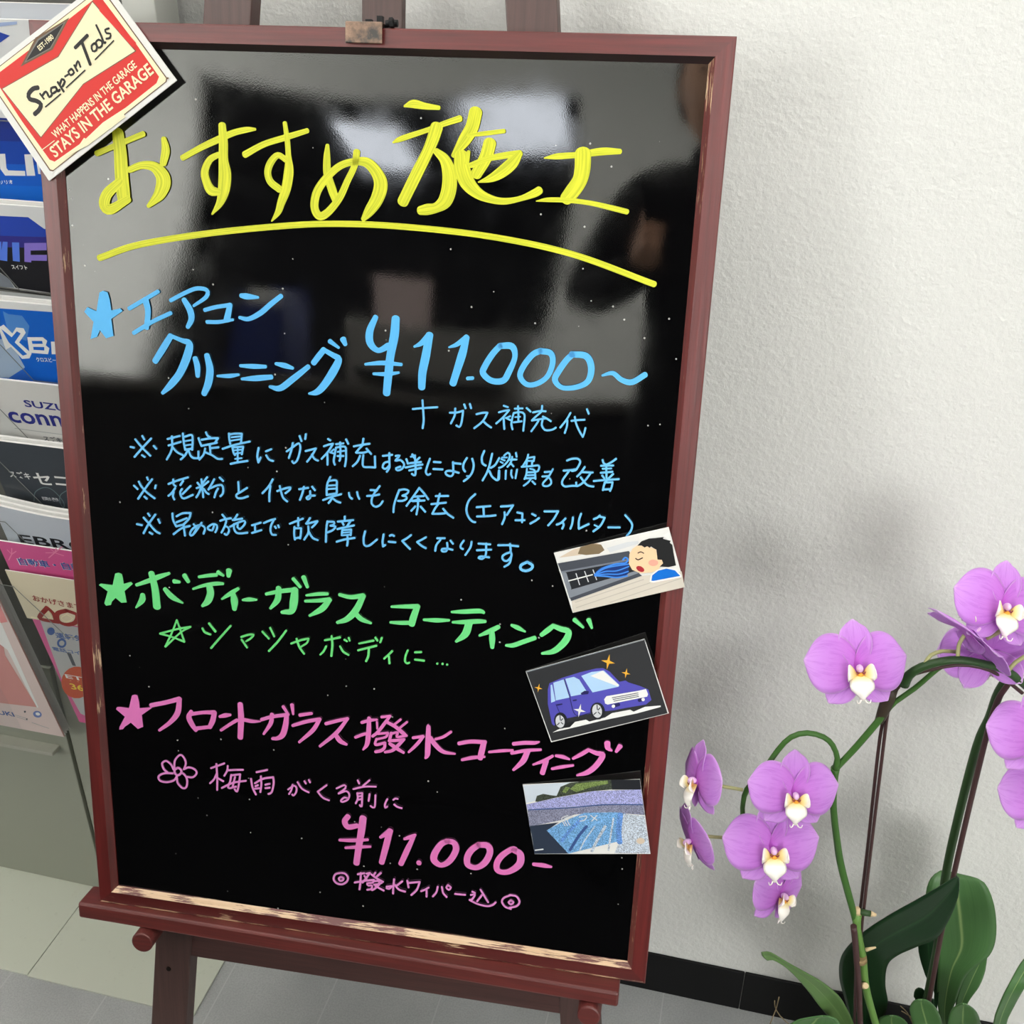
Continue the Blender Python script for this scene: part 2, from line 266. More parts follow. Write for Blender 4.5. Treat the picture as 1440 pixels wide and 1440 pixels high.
# ------------------------------------------------------------------ measured data (tenths of a millimetre on each surface)
LET = {
'yellow': 'S-2477 7856 49 -2328 7916 48 -2201 7966 48 -2023 8036 48;S-2263 8036 106 -2251 7865 121 -2252 7672 127 -2246 7534 128 -2245 7473 118;S-2271 7625 78 -2398 7518 94 -2434 7423 104 -2381 7383 89 -2202 7480 64;S-2176 7730 54 -2060 7772 63 -1948 7767 87 -1874 7706 126 -1858 7633 136 -1899 7539 107 -1954 7481 69 -2014 7427 34;S-1835 8002 48 -1823 7908 77 -1852 7798 63;S-1669 7850 48 -1493 7942 52 -1330 8015 57 -1189 8074 52 -1070 8103 47 -992 8110 23;S-1291 8132 66 -1286 7990 80 -1291 7856 85 -1281 7730 114 -1296 7602 106 -1335 7490 68 -1412 7387 15;S-1335 7890 47 -1417 7842 57 -1467 7741 69 -1450 7650 77 -1412 7588 87 -1342 7577 58;S-1092 7899 57 -916 7990 51 -729 8050 51 -524 8114 41;S-724 8169 37 -705 8038 46 -697 7905 51 -695 7780 84 -722 7635 85 -769 7515 71 -800 7432 53 -860 7353 12;S-718 7869 47 -790 7906 51 -856 7846 61 -887 7764 61 -864 7684 62 -782 7624 62;S-346 8002 32 -351 7901 60 -347 7768 70 -304 7635 75 -271 7551 66;S-86 7959 60 -105 7848 55 -168 7721 56 -241 7575 61 -345 7452 66 -424 7417 71 -467 7492 71 -441 7620 71 -352 7741 65 -235 7839 60 -110 7879 60 5 7875 83 92 7794 101 127 7698 120 94 7581 112 27 7479 89 -27 7408 42;S327 8337 18 402 8357 67 504 8343 53 621 8334 35;S232 8046 14 303 8079 45 527 8156 40 675 8212 45 803 8255 53;S606 8180 107 575 8084 103 531 7979 95 440 7800 100 324 7569 97;S606 7990 54 682 7924 90 723 7820 118 726 7698 128 691 7590 119 616 7533 83 541 7516 92 479 7504 74;S935 8310 110 907 8190 111 845 8085 103 756 7961 40;S872 8125 22 991 8142 35 1179 8170 35;S821 7964 117 834 7860 135 884 7748 127 981 7664 91 1104 7621 63 1216 7613 54 1345 7641 45 1463 7690 67 1498 7713 67;S885 7996 31 874 7905 36;S1063 8072 107 1031 7954 107 956 7821 95;S908 7889 45 1045 7946 45 1191 7978 53 1319 8000 53;S1319 8000 53 1258 7920 98 1169 7843 94 1079 7791 63 977 7757 11;S1528 7971 11 1636 7988 48 1816 8008 48 2002 8040 61 2149 8046 43;S1847 8018 135 1850 7903 132 1833 7807 124 1779 7719 124 1728 7656 107;S1477 7625 9 1573 7640 36 1747 7643 40 1931 7630 40 2114 7599 44 2242 7574 44;S-2518 6951 57 -2135 7085 56 -1471 7217 55 -714 7322 54 -197 7361 53 383 7361 52 1095 7318 51 1798 7210 51 2515 6998 51',
'blue_price': 'P-2539 6641 -2502 6657 -2458 6646 -2441 6580 -2433 6483 -2344 6507 -2320 6485 -2439 6404 -2428 6248 -2504 6222 -2562 6294 -2592 6230 -2661 6205 -2619 6366 -2704 6453 -2672 6499 -2582 6466;S-2256 6510 38 -1963 6681 37;S-2090 6600 63 -2072 6494 56 -2095 6344 49;S-2226 6288 38 -2037 6402 38 -1850 6494 38;S-1844 6608 37 -1704 6683 37 -1588 6730 37 -1492 6721 37 -1498 6661 37 -1624 6572 25;S-1714 6622 48 -1661 6532 62 -1651 6452 56 -1690 6376 39;S-1518 6541 37 -1410 6574 37 -1267 6602 37;S-1274 6602 48 -1307 6467 62;S-1501 6435 35 -1386 6442 35 -1250 6470 25;S-1165 6691 41 -1109 6687 54 -1004 6684 24;S-1185 6494 30 -1101 6486 41 -986 6546 48 -886 6631 47 -787 6709 43;S-1861 6284 56 -1933 6177 64 -2028 6040 57;S-1854 6284 35 -1754 6250 42 -1683 6227 63 -1702 6124 78 -1783 5953 71 -1878 5835 65 -1971 5744 32;S-1631 6094 49 -1613 6020 57 -1612 5930 43;S-1514 6129 53 -1490 6001 71 -1510 5875 71 -1558 5767 54;S-1420 5944 21 -1304 5952 40 -1210 5971 25;S-1192 6055 28 -1071 6057 45 -949 6063 33;S-1182 5933 25 -1045 5949 53 -895 5971 45;S-850 6097 28 -766 6085 49 -688 6067 28;S-912 5880 28 -813 5874 56 -683 5972 58 -540 6091 44;S-391 6255 52 -441 6192 55 -490 6128 52;S-384 6249 41 -301 6208 48 -253 6175 61 -302 6067 76 -387 5938 69 -458 5865 58 -536 5843 21;S-335 6335 43 -252 6282 24;S-211 6360 57 -190 6315 38;S90 6576 47 37 6449 67 41 6343 67 113 6282 47 208 6328 60;S273 6574 73 262 6423 80 230 6250 74 213 6089 75 196 5899 68;S-3 6150 24 155 6172 41 330 6170 30;S73 6068 25 197 6074 38 307 6095 22;S446 6337 20 513 6374 47 579 6450 53;S583 6450 66 552 6258 77 525 6110 74 521 5976 65;S761 6352 16 834 6383 40 918 6454 46;S919 6450 50 883 6301 73 841 6154 67 806 6032 64;S937 6087 33 984 6093 33;S1219 6395 52 1324 6396 59 1355 6307 46 1308 6173 55 1258 6090 56 1152 6083 53 1076 6143 56 1093 6211 56 1156 6320 55 1219 6395 52;S1575 6373 52 1667 6360 52 1691 6277 49 1652 6157 46 1563 6085 46 1471 6072 46 1409 6140 50 1437 6234 52 1511 6337 52 1575 6373 52;S1849 6363 52 1979 6355 58 2030 6262 58 2012 6143 52 1918 6081 46 1788 6065 42 1719 6129 52 1753 6217 55 1813 6312 54 1862 6364 52;S2131 6197 19 2220 6223 39 2301 6170 45 2392 6157 51 2501 6230 49',
'blue_extra': 'S441 5773 18 557 5792 18 670 5807 18;S530 5861 18 541 5740 18 545 5672 19 537 5603 19;S784 5765 18 852 5773 18 906 5793 18;S906 5793 18 901 5733 18 892 5671 18 876 5641 18 848 5654 18;S834 5809 18 829 5741 18 797 5667 18;S914 5852 18 929 5816 18;S965 5859 18 979 5820 18;S1028 5770 18 1089 5788 18 1129 5791 18;S1129 5791 18 1091 5714 18 1013 5640 18;S1091 5714 18 1126 5683 18 1168 5659 18;S1272 5866 17 1313 5855 17;S1231 5802 17 1277 5819 17 1324 5829 17;S1324 5829 17 1273 5762 17 1212 5699 18;S1277 5762 17 1282 5708 18 1288 5654 18;S1336 5776 17 1297 5753 13;S1297 5758 17 1338 5740 17;S1373 5846 17 1446 5855 17;S1402 5872 17 1409 5805 17 1412 5738 17;S1365 5802 17 1354 5748 17 1350 5700 18 1362 5657 18;S1365 5806 17 1425 5820 17 1462 5803 17 1465 5743 17 1460 5651 17;S1380 5770 13 1427 5777 13;S1369 5722 17 1442 5737 17;S1480 5861 17 1518 5830 17;S1618 5891 17 1617 5847 17;S1538 5825 17 1597 5841 17 1653 5844 17;S1611 5834 17 1560 5783 17 1532 5751 17;S1532 5751 17 1614 5771 17 1653 5779 17;S1629 5795 17 1667 5778 17 1704 5758 17;S1592 5752 17 1564 5703 17 1533 5653 17;S1628 5758 17 1624 5714 17 1652 5676 17 1692 5675 17 1725 5685 17 1751 5704 17;S1874 5847 17 1839 5778 17 1790 5707 17;S1849 5779 17 1849 5725 17 1833 5660 17;S1885 5775 17 1944 5787 17 2003 5794 17;S1913 5814 17 1930 5752 17 1963 5687 17 1996 5639 17;S1996 5639 17 2007 5677 17 2014 5721 17;S2016 5891 17 2035 5850 17',
'blue_notes': 'S-2275 5276 20 -2208 5198 20 -2129 5125 20;S-2111 5297 20 -2208 5195 20 -2294 5100 20;S-2201 5315 20 -2182 5280 20;S-2329 5197 20 -2292 5192 20;S-2089 5226 20 -2064 5199 20;S-2216 5125 20 -2187 5109 20;S-1946 5305 20 -1817 5345 20;S-1899 5335 20 -1901 5231 20 -1923 5171 20 -1964 5102 20;S-1938 5242 20 -1812 5288 20;S-1894 5224 20 -1855 5184 20 -1796 5159 20;S-1786 5373 20 -1782 5291 20 -1771 5212 20;S-1768 5342 20 -1697 5362 20 -1692 5298 20 -1700 5218 20;S-1767 5299 16 -1699 5315 16;S-1769 5256 16 -1701 5272 16;S-1771 5216 20 -1703 5229 20;S-1745 5211 20 -1774 5161 20 -1821 5114 20;S-1737 5211 20 -1718 5159 20 -1689 5139 20 -1640 5143 20;S-1640 5143 20 -1637 5209 20;S-1554 5402 20 -1541 5371 20 -1512 5355 20;S-1631 5339 20 -1618 5297 20 -1605 5265 20;S-1602 5325 20 -1520 5344 20 -1435 5354 20;S-1435 5354 20 -1462 5316 20;S-1605 5265 20 -1448 5309 20;S-1522 5283 20 -1518 5218 20 -1518 5204 20;S-1509 5252 20 -1434 5265 20;S-1569 5243 20 -1586 5184 20 -1633 5129 20;S-1563 5204 20 -1504 5184 20 -1446 5152 20 -1402 5156 20;S-1325 5409 20 -1325 5363 20 -1316 5307 20;S-1320 5399 20 -1264 5411 20 -1198 5416 19;S-1198 5416 19 -1208 5330 20;S-1302 5372 16 -1207 5390 16;S-1311 5339 16 -1215 5361 16;S-1395 5254 20 -1268 5303 20 -1120 5347 19;S-1295 5273 20 -1285 5223 20 -1271 5203 20;S-1291 5276 20 -1188 5292 20;S-1188 5292 20 -1205 5215 20;S-1281 5249 15 -1203 5262 15;S-1271 5217 16 -1204 5233 16;S-1243 5277 16 -1248 5140 19;S-1273 5167 16 -1206 5179 16;S-1319 5114 20 -1237 5137 20 -1148 5157 20;S-1034 5294 20 -1051 5214 20 -1042 5150 20;S-1042 5150 20 -1018 5202 20;S-966 5264 20 -910 5290 19;S-963 5228 20 -935 5188 20 -895 5177 20;S-762 5280 19 -699 5328 19 -641 5368 19 -627 5327 19 -643 5247 19 -665 5196 19 -695 5172 19 -709 5192 19;S-699 5367 19 -714 5299 19 -741 5218 19;S-633 5439 19 -615 5391 19;S-571 5462 19 -579 5412 19;S-577 5299 19 -519 5318 19 -476 5332 19;S-476 5332 19 -513 5265 19 -564 5197 19;S-516 5272 19 -492 5232 19 -456 5217 19;S-359 5432 19 -335 5420 19;S-399 5359 19 -360 5376 19 -310 5391 19;S-310 5391 19 -360 5309 19 -422 5237 19;S-367 5301 19 -364 5238 19 -365 5184 19;S-303 5338 16 -339 5304 16;S-339 5307 16 -307 5299 16;S-281 5389 19 -210 5402 19;S-242 5410 19 -239 5326 19 -243 5248 19 -250 5233 19;S-281 5358 19 -296 5279 19 -304 5222 19 -293 5191 19;S-278 5358 19 -196 5372 19 -185 5316 19 -186 5246 19 -196 5184 19;S-267 5317 16 -203 5332 16;S-268 5278 19 -210 5282 19;S-185 5443 19 -164 5402 19;S-19 5463 19 -26 5414 19;S-111 5382 19 -33 5403 19 41 5419 19;S-26 5400 19 -61 5362 19 -89 5324 19;S-89 5324 19 -19 5330 19 31 5348 19;S10 5371 19 56 5322 19;S-50 5299 19 -75 5241 19 -121 5191 19;S-19 5309 19 -25 5238 19 -18 5196 19 39 5197 19 95 5198 19;S95 5198 19 91 5304 19;S165 5314 19 256 5332 19;S228 5347 19 229 5266 19 230 5210 19 205 5165 19;S225 5266 19 180 5248 19 166 5204 19 194 5193 19 226 5224 19;S288 5324 19 327 5330 19 285 5278 19 334 5289 19 370 5250 19 349 5206 19 307 5188 19 293 5208 19 335 5226 19;S444 5353 19 462 5330 19 458 5323 19;S430 5328 17 472 5345 17;S389 5303 19 400 5276 19 403 5262 19;S403 5262 19 466 5275 19 529 5287 19;S514 5328 19 480 5290 19;S383 5222 19 467 5247 19 543 5264 19;S418 5197 19 530 5231 19;S468 5345 19 477 5248 19 475 5156 19 443 5167 19;S611 5325 19 585 5243 19 576 5193 19 594 5170 19 618 5182 19;S647 5297 19 713 5299 19;S645 5230 19 732 5234 19;S827 5312 19 832 5249 19 830 5193 19 803 5175 19 764 5191 19 767 5219 19 815 5227 19 885 5215 19;S830 5302 19 900 5301 19;S956 5361 19 927 5306 19 925 5257 19 943 5231 19;S1004 5358 19 1020 5300 19 1009 5230 19 976 5178 19 932 5139 19;S958 5190 13 989 5194 12;S1114 5440 18 1093 5376 19 1102 5321 19 1133 5303 19;S1187 5421 18 1170 5327 19 1146 5241 19 1107 5161 19;S1253 5385 18 1218 5317 19 1178 5286 19;S1166 5257 19 1195 5204 19 1237 5176 19;S1237 5176 19 1258 5188 19 1258 5268 19;S1296 5410 17 1329 5440 17 1350 5418 17 1332 5361 17 1287 5309 17 1253 5292 17;S1270 5377 15 1305 5366 15;S1264 5352 15 1289 5340 15;S1276 5391 14 1324 5395 14;S1338 5375 17 1413 5385 17;S1371 5406 17 1360 5349 17 1331 5309 17;S1356 5349 17 1388 5317 17;S1403 5446 17 1411 5409 17;S1254 5271 17 1251 5180 17;S1319 5273 17 1319 5193 17;S1370 5281 17 1368 5239 17 1383 5209 17;S1420 5292 17 1410 5208 17;S1470 5324 17 1507 5396 17 1515 5438 17;S1513 5407 16 1573 5422 16;S1573 5422 16 1568 5381 17;S1514 5380 16 1568 5384 16;S1460 5320 17 1550 5334 17 1617 5344 17 1613 5295 17 1587 5286 15;S1508 5369 17 1503 5334 17;S1555 5380 17 1554 5338 17;S1511 5307 17 1507 5251 17 1492 5208 17;S1538 5309 15 1579 5299 17 1588 5258 17 1593 5217 17;S1513 5273 17 1580 5282 17;S1511 5245 17 1581 5254 17;S1509 5217 17 1590 5227 17;S1550 5213 17 1524 5176 17 1488 5145 17;S1564 5194 17 1593 5168 17;S1671 5289 17 1721 5297 17;S1653 5246 17 1716 5255 17;S1746 5323 17 1710 5248 17 1666 5189 17 1667 5161 17 1708 5161 17 1737 5188 17 1732 5222 17 1717 5238 17;S1868 5412 18 1910 5432 18 1963 5437 18 1988 5412 18 1974 5369 18 1950 5330 18 1917 5320 18;S1843 5317 18 1903 5326 18 1962 5341 18;S1890 5314 18 1842 5234 18 1837 5192 18 1865 5171 18 1925 5183 18 1965 5186 18;S1965 5186 18 1963 5217 18;S2031 5367 18 1998 5310 18 1967 5273 18;S2004 5317 18 2107 5322 18;S2090 5321 18 2054 5260 18 2011 5208 18 1972 5183 18;S2000 5269 18 2044 5217 18 2078 5196 18 2122 5193 18;S2185 5445 18 2197 5415 18 2221 5404 18;S2305 5465 18 2262 5428 18 2224 5404 18;S2175 5390 18 2284 5402 18;S2190 5364 16 2269 5374 16;S2176 5325 18 2281 5344 18;S2222 5390 18 2232 5282 18;S2191 5302 18 2213 5277 18;S2289 5324 18 2246 5276 18;S2119 5244 18 2227 5264 18 2342 5281 18;S2234 5255 18 2216 5225 18 2207 5166 18;S2216 5239 18 2288 5249 18;S2288 5249 18 2284 5204 18 2271 5165 18;S2210 5173 18 2279 5183 18;S-2262 4860 20 -2242 4818 20 -2184 4756 20 -2107 4703 20;S-2123 4895 20 -2197 4799 20 -2281 4683 21;S-2175 4909 20 -2165 4884 20;S-2315 4815 20 -2279 4781 20;S-2088 4838 20 -2098 4804 20;S-2214 4712 21 -2188 4692 21;S-1958 4861 20 -1857 4907 20 -1753 4945 20;S-1906 4913 20 -1904 4862 20 -1883 4845 20;S-1804 4907 20 -1836 4860 20;S-1891 4826 20 -1924 4779 20 -1964 4742 20;S-1908 4787 20 -1918 4742 20 -1905 4710 20;S-1819 4825 20 -1840 4794 20 -1834 4750 20 -1805 4730 20 -1712 4775 20;S-1731 4862 20 -1818 4773 20;S-1618 4938 20 -1611 4843 20 -1607 4759 20;S-1557 4965 20 -1617 4887 20;S-1661 4901 20 -1636 4874 20;S-1548 4922 20 -1610 4873 20 -1671 4845 20;S-1618 4865 20 -1651 4795 20 -1679 4752 20;S-1596 4845 20 -1575 4810 20 -1549 4797 20;S-1487 4950 20 -1527 4880 20 -1551 4841 20;S-1528 4858 20 -1467 4889 20 -1414 4897 20 -1401 4862 20 -1406 4817 20 -1433 4785 20;S-1453 4861 20 -1477 4818 20 -1494 4769 20;S-1434 4972 20 -1398 4939 20;S-1247 4945 20 -1245 4883 20 -1246 4839 20;S-1159 4894 20 -1224 4848 20 -1270 4815 20 -1263 4786 20 -1218 4784 20 -1154 4810 20;S-902 5000 20 -941 4931 20 -1009 4852 20;S-926 4933 20 -939 4851 20 -941 4778 20;S-861 4887 20 -787 4919 20 -728 4935 20 -743 4905 20 -780 4873 20;S-834 4941 20 -824 4891 20 -803 4827 20 -763 4794 20;S-644 4925 20 -553 4947 20;S-596 4954 20 -612 4888 20 -638 4820 20;S-535 4916 20 -536 4851 20 -561 4834 20 -572 4848 20 -546 4868 20 -488 4877 20;S-516 4961 20 -488 4928 20;S-336 5073 19 -365 5006 19 -373 4948 20 -373 4890 20;S-347 5033 19 -279 5042 19 -275 4985 19 -275 4920 20;S-362 4985 17 -279 4996 17;S-362 4952 17 -279 4963 17;S-370 4894 20 -279 4916 20;S-410 4839 20 -323 4880 20 -232 4913 19;S-315 4888 20 -330 4850 20 -356 4815 20;S-315 4866 20 -279 4840 20 -240 4829 20;S-157 4934 19 -149 4895 19 -124 4876 19;S-78 4949 19 -70 4910 19 -56 4882 19;S140 5025 19 101 4968 19;S51 4978 19 115 4980 19;S19 4918 19 80 4927 19 137 4943 19;S101 4975 19 66 4900 19 66 4843 19 102 4820 19 145 4842 19 170 4881 19;S328 5006 19 301 4928 19 280 4855 19 274 4782 19;S328 5002 19 378 5014 19 417 5003 19 399 4973 19 357 4951 19;S357 4951 19 393 4947 19 397 4923 19 358 4901 19 315 4897 19;S518 5041 19 470 4965 19 398 4855 19;S520 4930 19 478 4916 19 443 4909 19;S483 4859 19 444 4812 19;S515 5040 19 561 4995 19 605 4938 19;S463 4950 19 562 4966 19;S457 4907 19 570 4924 19;S506 4947 19 507 4861 19 495 4781 19;S532 4863 19 557 4837 19 579 4814 19;S712 5001 19 696 4921 19;S674 4975 19 793 4987 19;S634 4894 19 773 4921 19;S704 4907 19 670 4854 19 646 4802 19;S646 4802 19 720 4809 19 783 4822 19;S747 4861 19 790 4815 19 847 4781 19;S1045 5027 19 988 4962 19 967 4874 19 987 4804 19 1023 4765 19 1055 4757 19;S1060 4903 19 1191 4926 19;S1126 4906 19 1132 4828 19;S1067 4815 19 1174 4828 19 1243 4842 19;S1287 4931 19 1356 4941 19 1400 4952 19;S1400 4952 19 1346 4855 19;S1324 4881 19 1326 4824 19 1305 4762 19;S1441 4888 19 1489 4882 19;S1489 4882 19 1490 4797 19;S1427 4812 19 1513 4820 19;S1578 4887 19 1613 4872 19;S1645 4854 19 1609 4822 19 1566 4793 19;S1690 4921 19 1755 4927 19 1816 4933 19;S1816 4933 19 1779 4855 19 1732 4790 19;S1887 4872 19 1849 4826 19 1809 4805 19;S1862 4835 19 1874 4807 19 1862 4771 19;S1954 4889 19 1951 4829 19 1937 4778 19;S2026 4931 19 2010 4862 19 2014 4785 19;S2014 4785 19 2060 4814 19 2102 4839 19;S2197 4929 18 2175 4906 18 2143 4889 19;S2195 4918 18 2242 4912 18;S2242 4912 18 2207 4832 19 2147 4773 19;S2153 4834 15 2184 4822 15;S2279 4824 19 2385 4833 18;S2423 4953 18 2470 4905 18 2493 4866 18 2484 4808 18 2451 4759 19;S-2234 4499 21 -2180 4440 21 -2115 4370 21 -2073 4351 21;S-2109 4541 21 -2188 4432 21 -2244 4335 21;S-2185 4545 21 -2168 4521 21;S-2309 4424 21 -2255 4418 21;S-2081 4495 21 -2067 4458 21;S-2181 4352 21 -2151 4336 21;S-1931 4569 21 -1927 4502 21 -1899 4440 21;S-1890 4543 21 -1828 4578 20 -1743 4590 20;S-1743 4590 20 -1761 4532 20 -1826 4462 21;S-1894 4482 21 -1784 4534 20;S-1899 4440 21 -1818 4466 21;S-1931 4357 21 -1843 4426 21 -1757 4457 21;S-1822 4459 21 -1817 4406 21 -1812 4353 21;S-1718 4480 20 -1689 4441 21 -1714 4393 21;S-1633 4503 20 -1674 4442 21 -1731 4369 21 -1758 4366 21 -1744 4413 21 -1688 4464 20 -1635 4476 20 -1602 4449 20 -1619 4391 21;S-1509 4480 20 -1530 4433 20 -1571 4444 20 -1567 4467 20 -1520 4498 20 -1479 4491 20 -1480 4453 20 -1497 4418 20;S-1419 4605 20 -1394 4574 20;S-1444 4539 20 -1398 4558 20 -1330 4576 20;S-1380 4545 20 -1401 4483 20 -1434 4420 20;S-1397 4491 20 -1364 4479 20 -1357 4442 20 -1381 4402 20 -1404 4411 20;S-1265 4619 20 -1293 4576 20 -1316 4558 20;S-1301 4560 20 -1217 4583 20;S-1344 4488 20 -1271 4533 20 -1196 4562 20 -1197 4525 20 -1243 4475 20 -1258 4482 20;S-1264 4533 20 -1269 4488 20;S-1302 4522 20 -1304 4470 20 -1282 4434 20 -1237 4431 20 -1169 4445 20;S-1122 4524 20 -1031 4559 20;S-1092 4535 20 -1090 4468 20;S-1124 4446 20 -1026 4485 20;S-1002 4558 20 -949 4585 20 -885 4610 20;S-904 4589 20 -928 4543 20 -936 4490 20 -922 4450 20 -881 4450 20;S-891 4535 20 -880 4517 20;S-857 4549 20 -850 4528 20;S-742 4575 20 -675 4607 20 -608 4639 20;S-656 4642 20 -657 4561 20;S-694 4550 20 -699 4482 20 -692 4420 20;S-691 4535 20 -628 4541 20;S-628 4541 20 -632 4489 20 -640 4436 20;S-688 4435 20 -640 4447 20;S-538 4653 20 -561 4614 20 -579 4590 20;S-572 4591 20 -465 4627 20;S-465 4627 20 -491 4591 20 -521 4559 20;S-557 4570 20 -558 4503 20 -600 4429 20;S-551 4511 20 -515 4455 20 -463 4438 20;S-368 4635 20 -379 4545 20 -384 4426 20;S-368 4631 20 -302 4634 20 -310 4604 20 -339 4594 20;S-339 4594 20 -288 4591 20 -317 4551 20 -369 4524 20;S-197 4699 20 -197 4666 20;S-266 4641 20 -113 4670 20;S-222 4641 20 -208 4613 20;S-142 4656 20 -171 4609 20;S-270 4567 20 -106 4619 20;S-222 4560 20 -226 4508 20;S-222 4560 20 -135 4576 20;S-135 4576 20 -139 4517 20;S-222 4534 15 -139 4550 15;S-222 4509 16 -135 4524 16;S-278 4440 20 -193 4471 20 -99 4495 20;S-171 4506 20 -168 4455 20 -175 4409 20;S3 4571 20 -12 4499 20 -4 4433 20 40 4430 20 119 4501 20;S183 4558 20 173 4488 20 177 4436 20;S177 4436 20 199 4453 20;S241 4549 20 266 4559 20 284 4550 20;S231 4489 20 299 4489 20;S448 4576 19 406 4539 20 363 4510 20;S363 4510 20 400 4473 20 440 4436 20;S591 4568 19 549 4539 19 507 4513 20;S507 4513 20 550 4480 20 593 4459 20;S698 4568 19 772 4575 19;S730 4556 19 692 4501 19 683 4442 20;S794 4533 19 799 4482 19 786 4448 19 750 4445 19 746 4466 19 799 4475 19 849 4469 19;S825 4558 19 851 4528 19;S952 4570 19 925 4524 19 926 4495 19 948 4486 19;S1026 4566 19 1017 4511 19 971 4429 19;S1091 4554 19 1204 4557 19;S1079 4487 19 1215 4507 19;S1164 4563 19 1164 4451 19 1131 4407 19 1096 4414 19 1120 4431 19 1199 4429 19;S1277 4556 19 1369 4565 19 1467 4564 19;S1388 4580 19 1396 4505 19 1363 4486 19 1325 4457 19 1327 4421 19 1366 4410 19 1408 4465 19 1396 4505 19;S1407 4475 19 1392 4392 19 1344 4351 19;S1556 4419 26 1500 4382 26 1501 4342 26 1546 4331 26 1598 4356 26 1606 4393 26 1556 4419 26',
'green_heading': 'P-2576 3882 -2538 3894 -2504 3884 -2496 3839 -2490 3781 -2411 3810 -2392 3791 -2487 3703 -2472 3583 -2531 3573 -2590 3619 -2633 3574 -2645 3537 -2699 3523 -2717 3547 -2670 3681 -2762 3739 -2740 3758 -2612 3755;S-2355 3781 33 -2230 3837 46 -2123 3888 52 -2000 3941 29;S-2190 3922 63 -2160 3758 75 -2151 3571 82;S-2297 3680 52 -2306 3626 64 -2376 3537 18;S-2055 3769 46 -1985 3695 58 -1873 3640 17;S-1953 3862 46 -1896 3860 29;S-1841 3935 51 -1804 3875 40;S-1690 3935 28 -1585 3961 36 -1506 3975 36;S-1488 4005 45 -1433 3976 25;S-1374 4033 62 -1382 3976 40;S-1756 3803 23 -1635 3853 34 -1521 3882 40 -1441 3890 28;S-1584 3853 68 -1576 3773 74 -1608 3689 69 -1667 3631 29;S-1285 3855 32 -1366 3796 45 -1459 3728 21;S-1338 3799 45 -1329 3719 74 -1332 3633 46;S-1242 3740 23 -1174 3753 43 -1098 3758 20;S-999 3828 32 -859 3871 43 -692 3908 45;S-869 3904 56 -883 3784 62 -958 3682 28;S-703 3905 67 -716 3779 84 -740 3679 62 -807 3660 45 -841 3653 34;S-718 4016 39 -648 3939 33;S-613 4043 50 -576 3946 33;S-588 3858 22 -473 3884 36 -374 3897 31;S-600 3797 28 -473 3816 39 -352 3840 47;S-352 3840 47 -430 3736 62 -558 3648 25;S-254 3901 33 -145 3887 42 -15 3915 50;S-15 3915 50 -91 3755 67 -178 3655 56 -277 3608 31;S-101 3732 50 -36 3671 50 62 3639 24;S265 3832 24 388 3847 39 521 3862 49;S521 3865 55 486 3755 66 466 3674 66;S256 3668 24 358 3675 40 487 3690 40;S585 3732 24 711 3740 44 833 3754 24;S855 3842 22 972 3858 43 1129 3881 45 1166 3868 30;S868 3738 24 976 3751 43 1112 3774 45 1183 3781 32;S1029 3748 70 995 3632 71 908 3543 27;S1313 3740 43 1231 3686 49 1133 3630 24;S1252 3678 49 1257 3605 60 1261 3521 38;S1437 3771 27 1500 3750 45 1570 3719 16;S1393 3558 24 1461 3566 43 1564 3617 45 1665 3666 43;S1834 3809 43 1785 3759 51 1726 3703 41;S1834 3807 43 1907 3784 53 1980 3764 58 1955 3667 66 1858 3556 54 1741 3514 24;S2029 3891 44 2115 3824 23;S2161 3905 47 2196 3827 23',
'green_subline': 'S-1946 3449 18 -2005 3307 18 -2084 3144 21;S-2084 3144 21 -1912 3318 18 -1804 3392 21;S-1804 3392 21 -1957 3348 19 -2135 3281 21;S-2135 3281 21 -2008 3259 18 -1876 3221 21;S-1876 3221 21 -1916 3353 18 -1946 3449 18;S-1678 3391 19 -1656 3352 23 -1594 3332 21;S-1606 3452 21 -1541 3371 26;S-1378 3450 21 -1486 3319 23 -1594 3186 23;S-1271 3342 21 -1197 3374 21 -1140 3381 21 -1175 3336 21 -1222 3301 19;S-1267 3314 21 -1212 3235 21;S-1048 3426 21 -982 3358 21;S-966 3476 21 -925 3387 21;S-800 3465 21 -892 3333 23 -985 3223 23;S-752 3331 21 -656 3377 21 -572 3404 20;S-572 3404 20 -589 3356 18 -651 3308 18;S-695 3390 21 -668 3306 23 -619 3236 21;S-405 3406 20 -311 3434 20 -250 3455 23;S-335 3460 20 -328 3363 23 -339 3245 23;S-391 3344 20 -417 3289 21 -454 3246 18;S-250 3360 20 -217 3306 23 -162 3277 20;S-206 3434 20 -178 3420 18;S-162 3460 20 -151 3429 18;S-57 3411 20 90 3459 22;S107 3493 20 129 3461 20;S172 3498 20 156 3447 20;S-68 3337 20 118 3408 22;S42 3371 22 37 3289 23 15 3231 23;S277 3369 22 239 3324 20 196 3279 20;S245 3313 20 251 3235 23;S433 3395 20 412 3335 20 407 3277 20 429 3256 20 451 3268 18;S503 3382 20 568 3393 20;S505 3306 20 597 3305 22;S727 3289 22 731 3288 22;S778 3293 22 783 3292 22;S824 3290 22 828 3290 22',
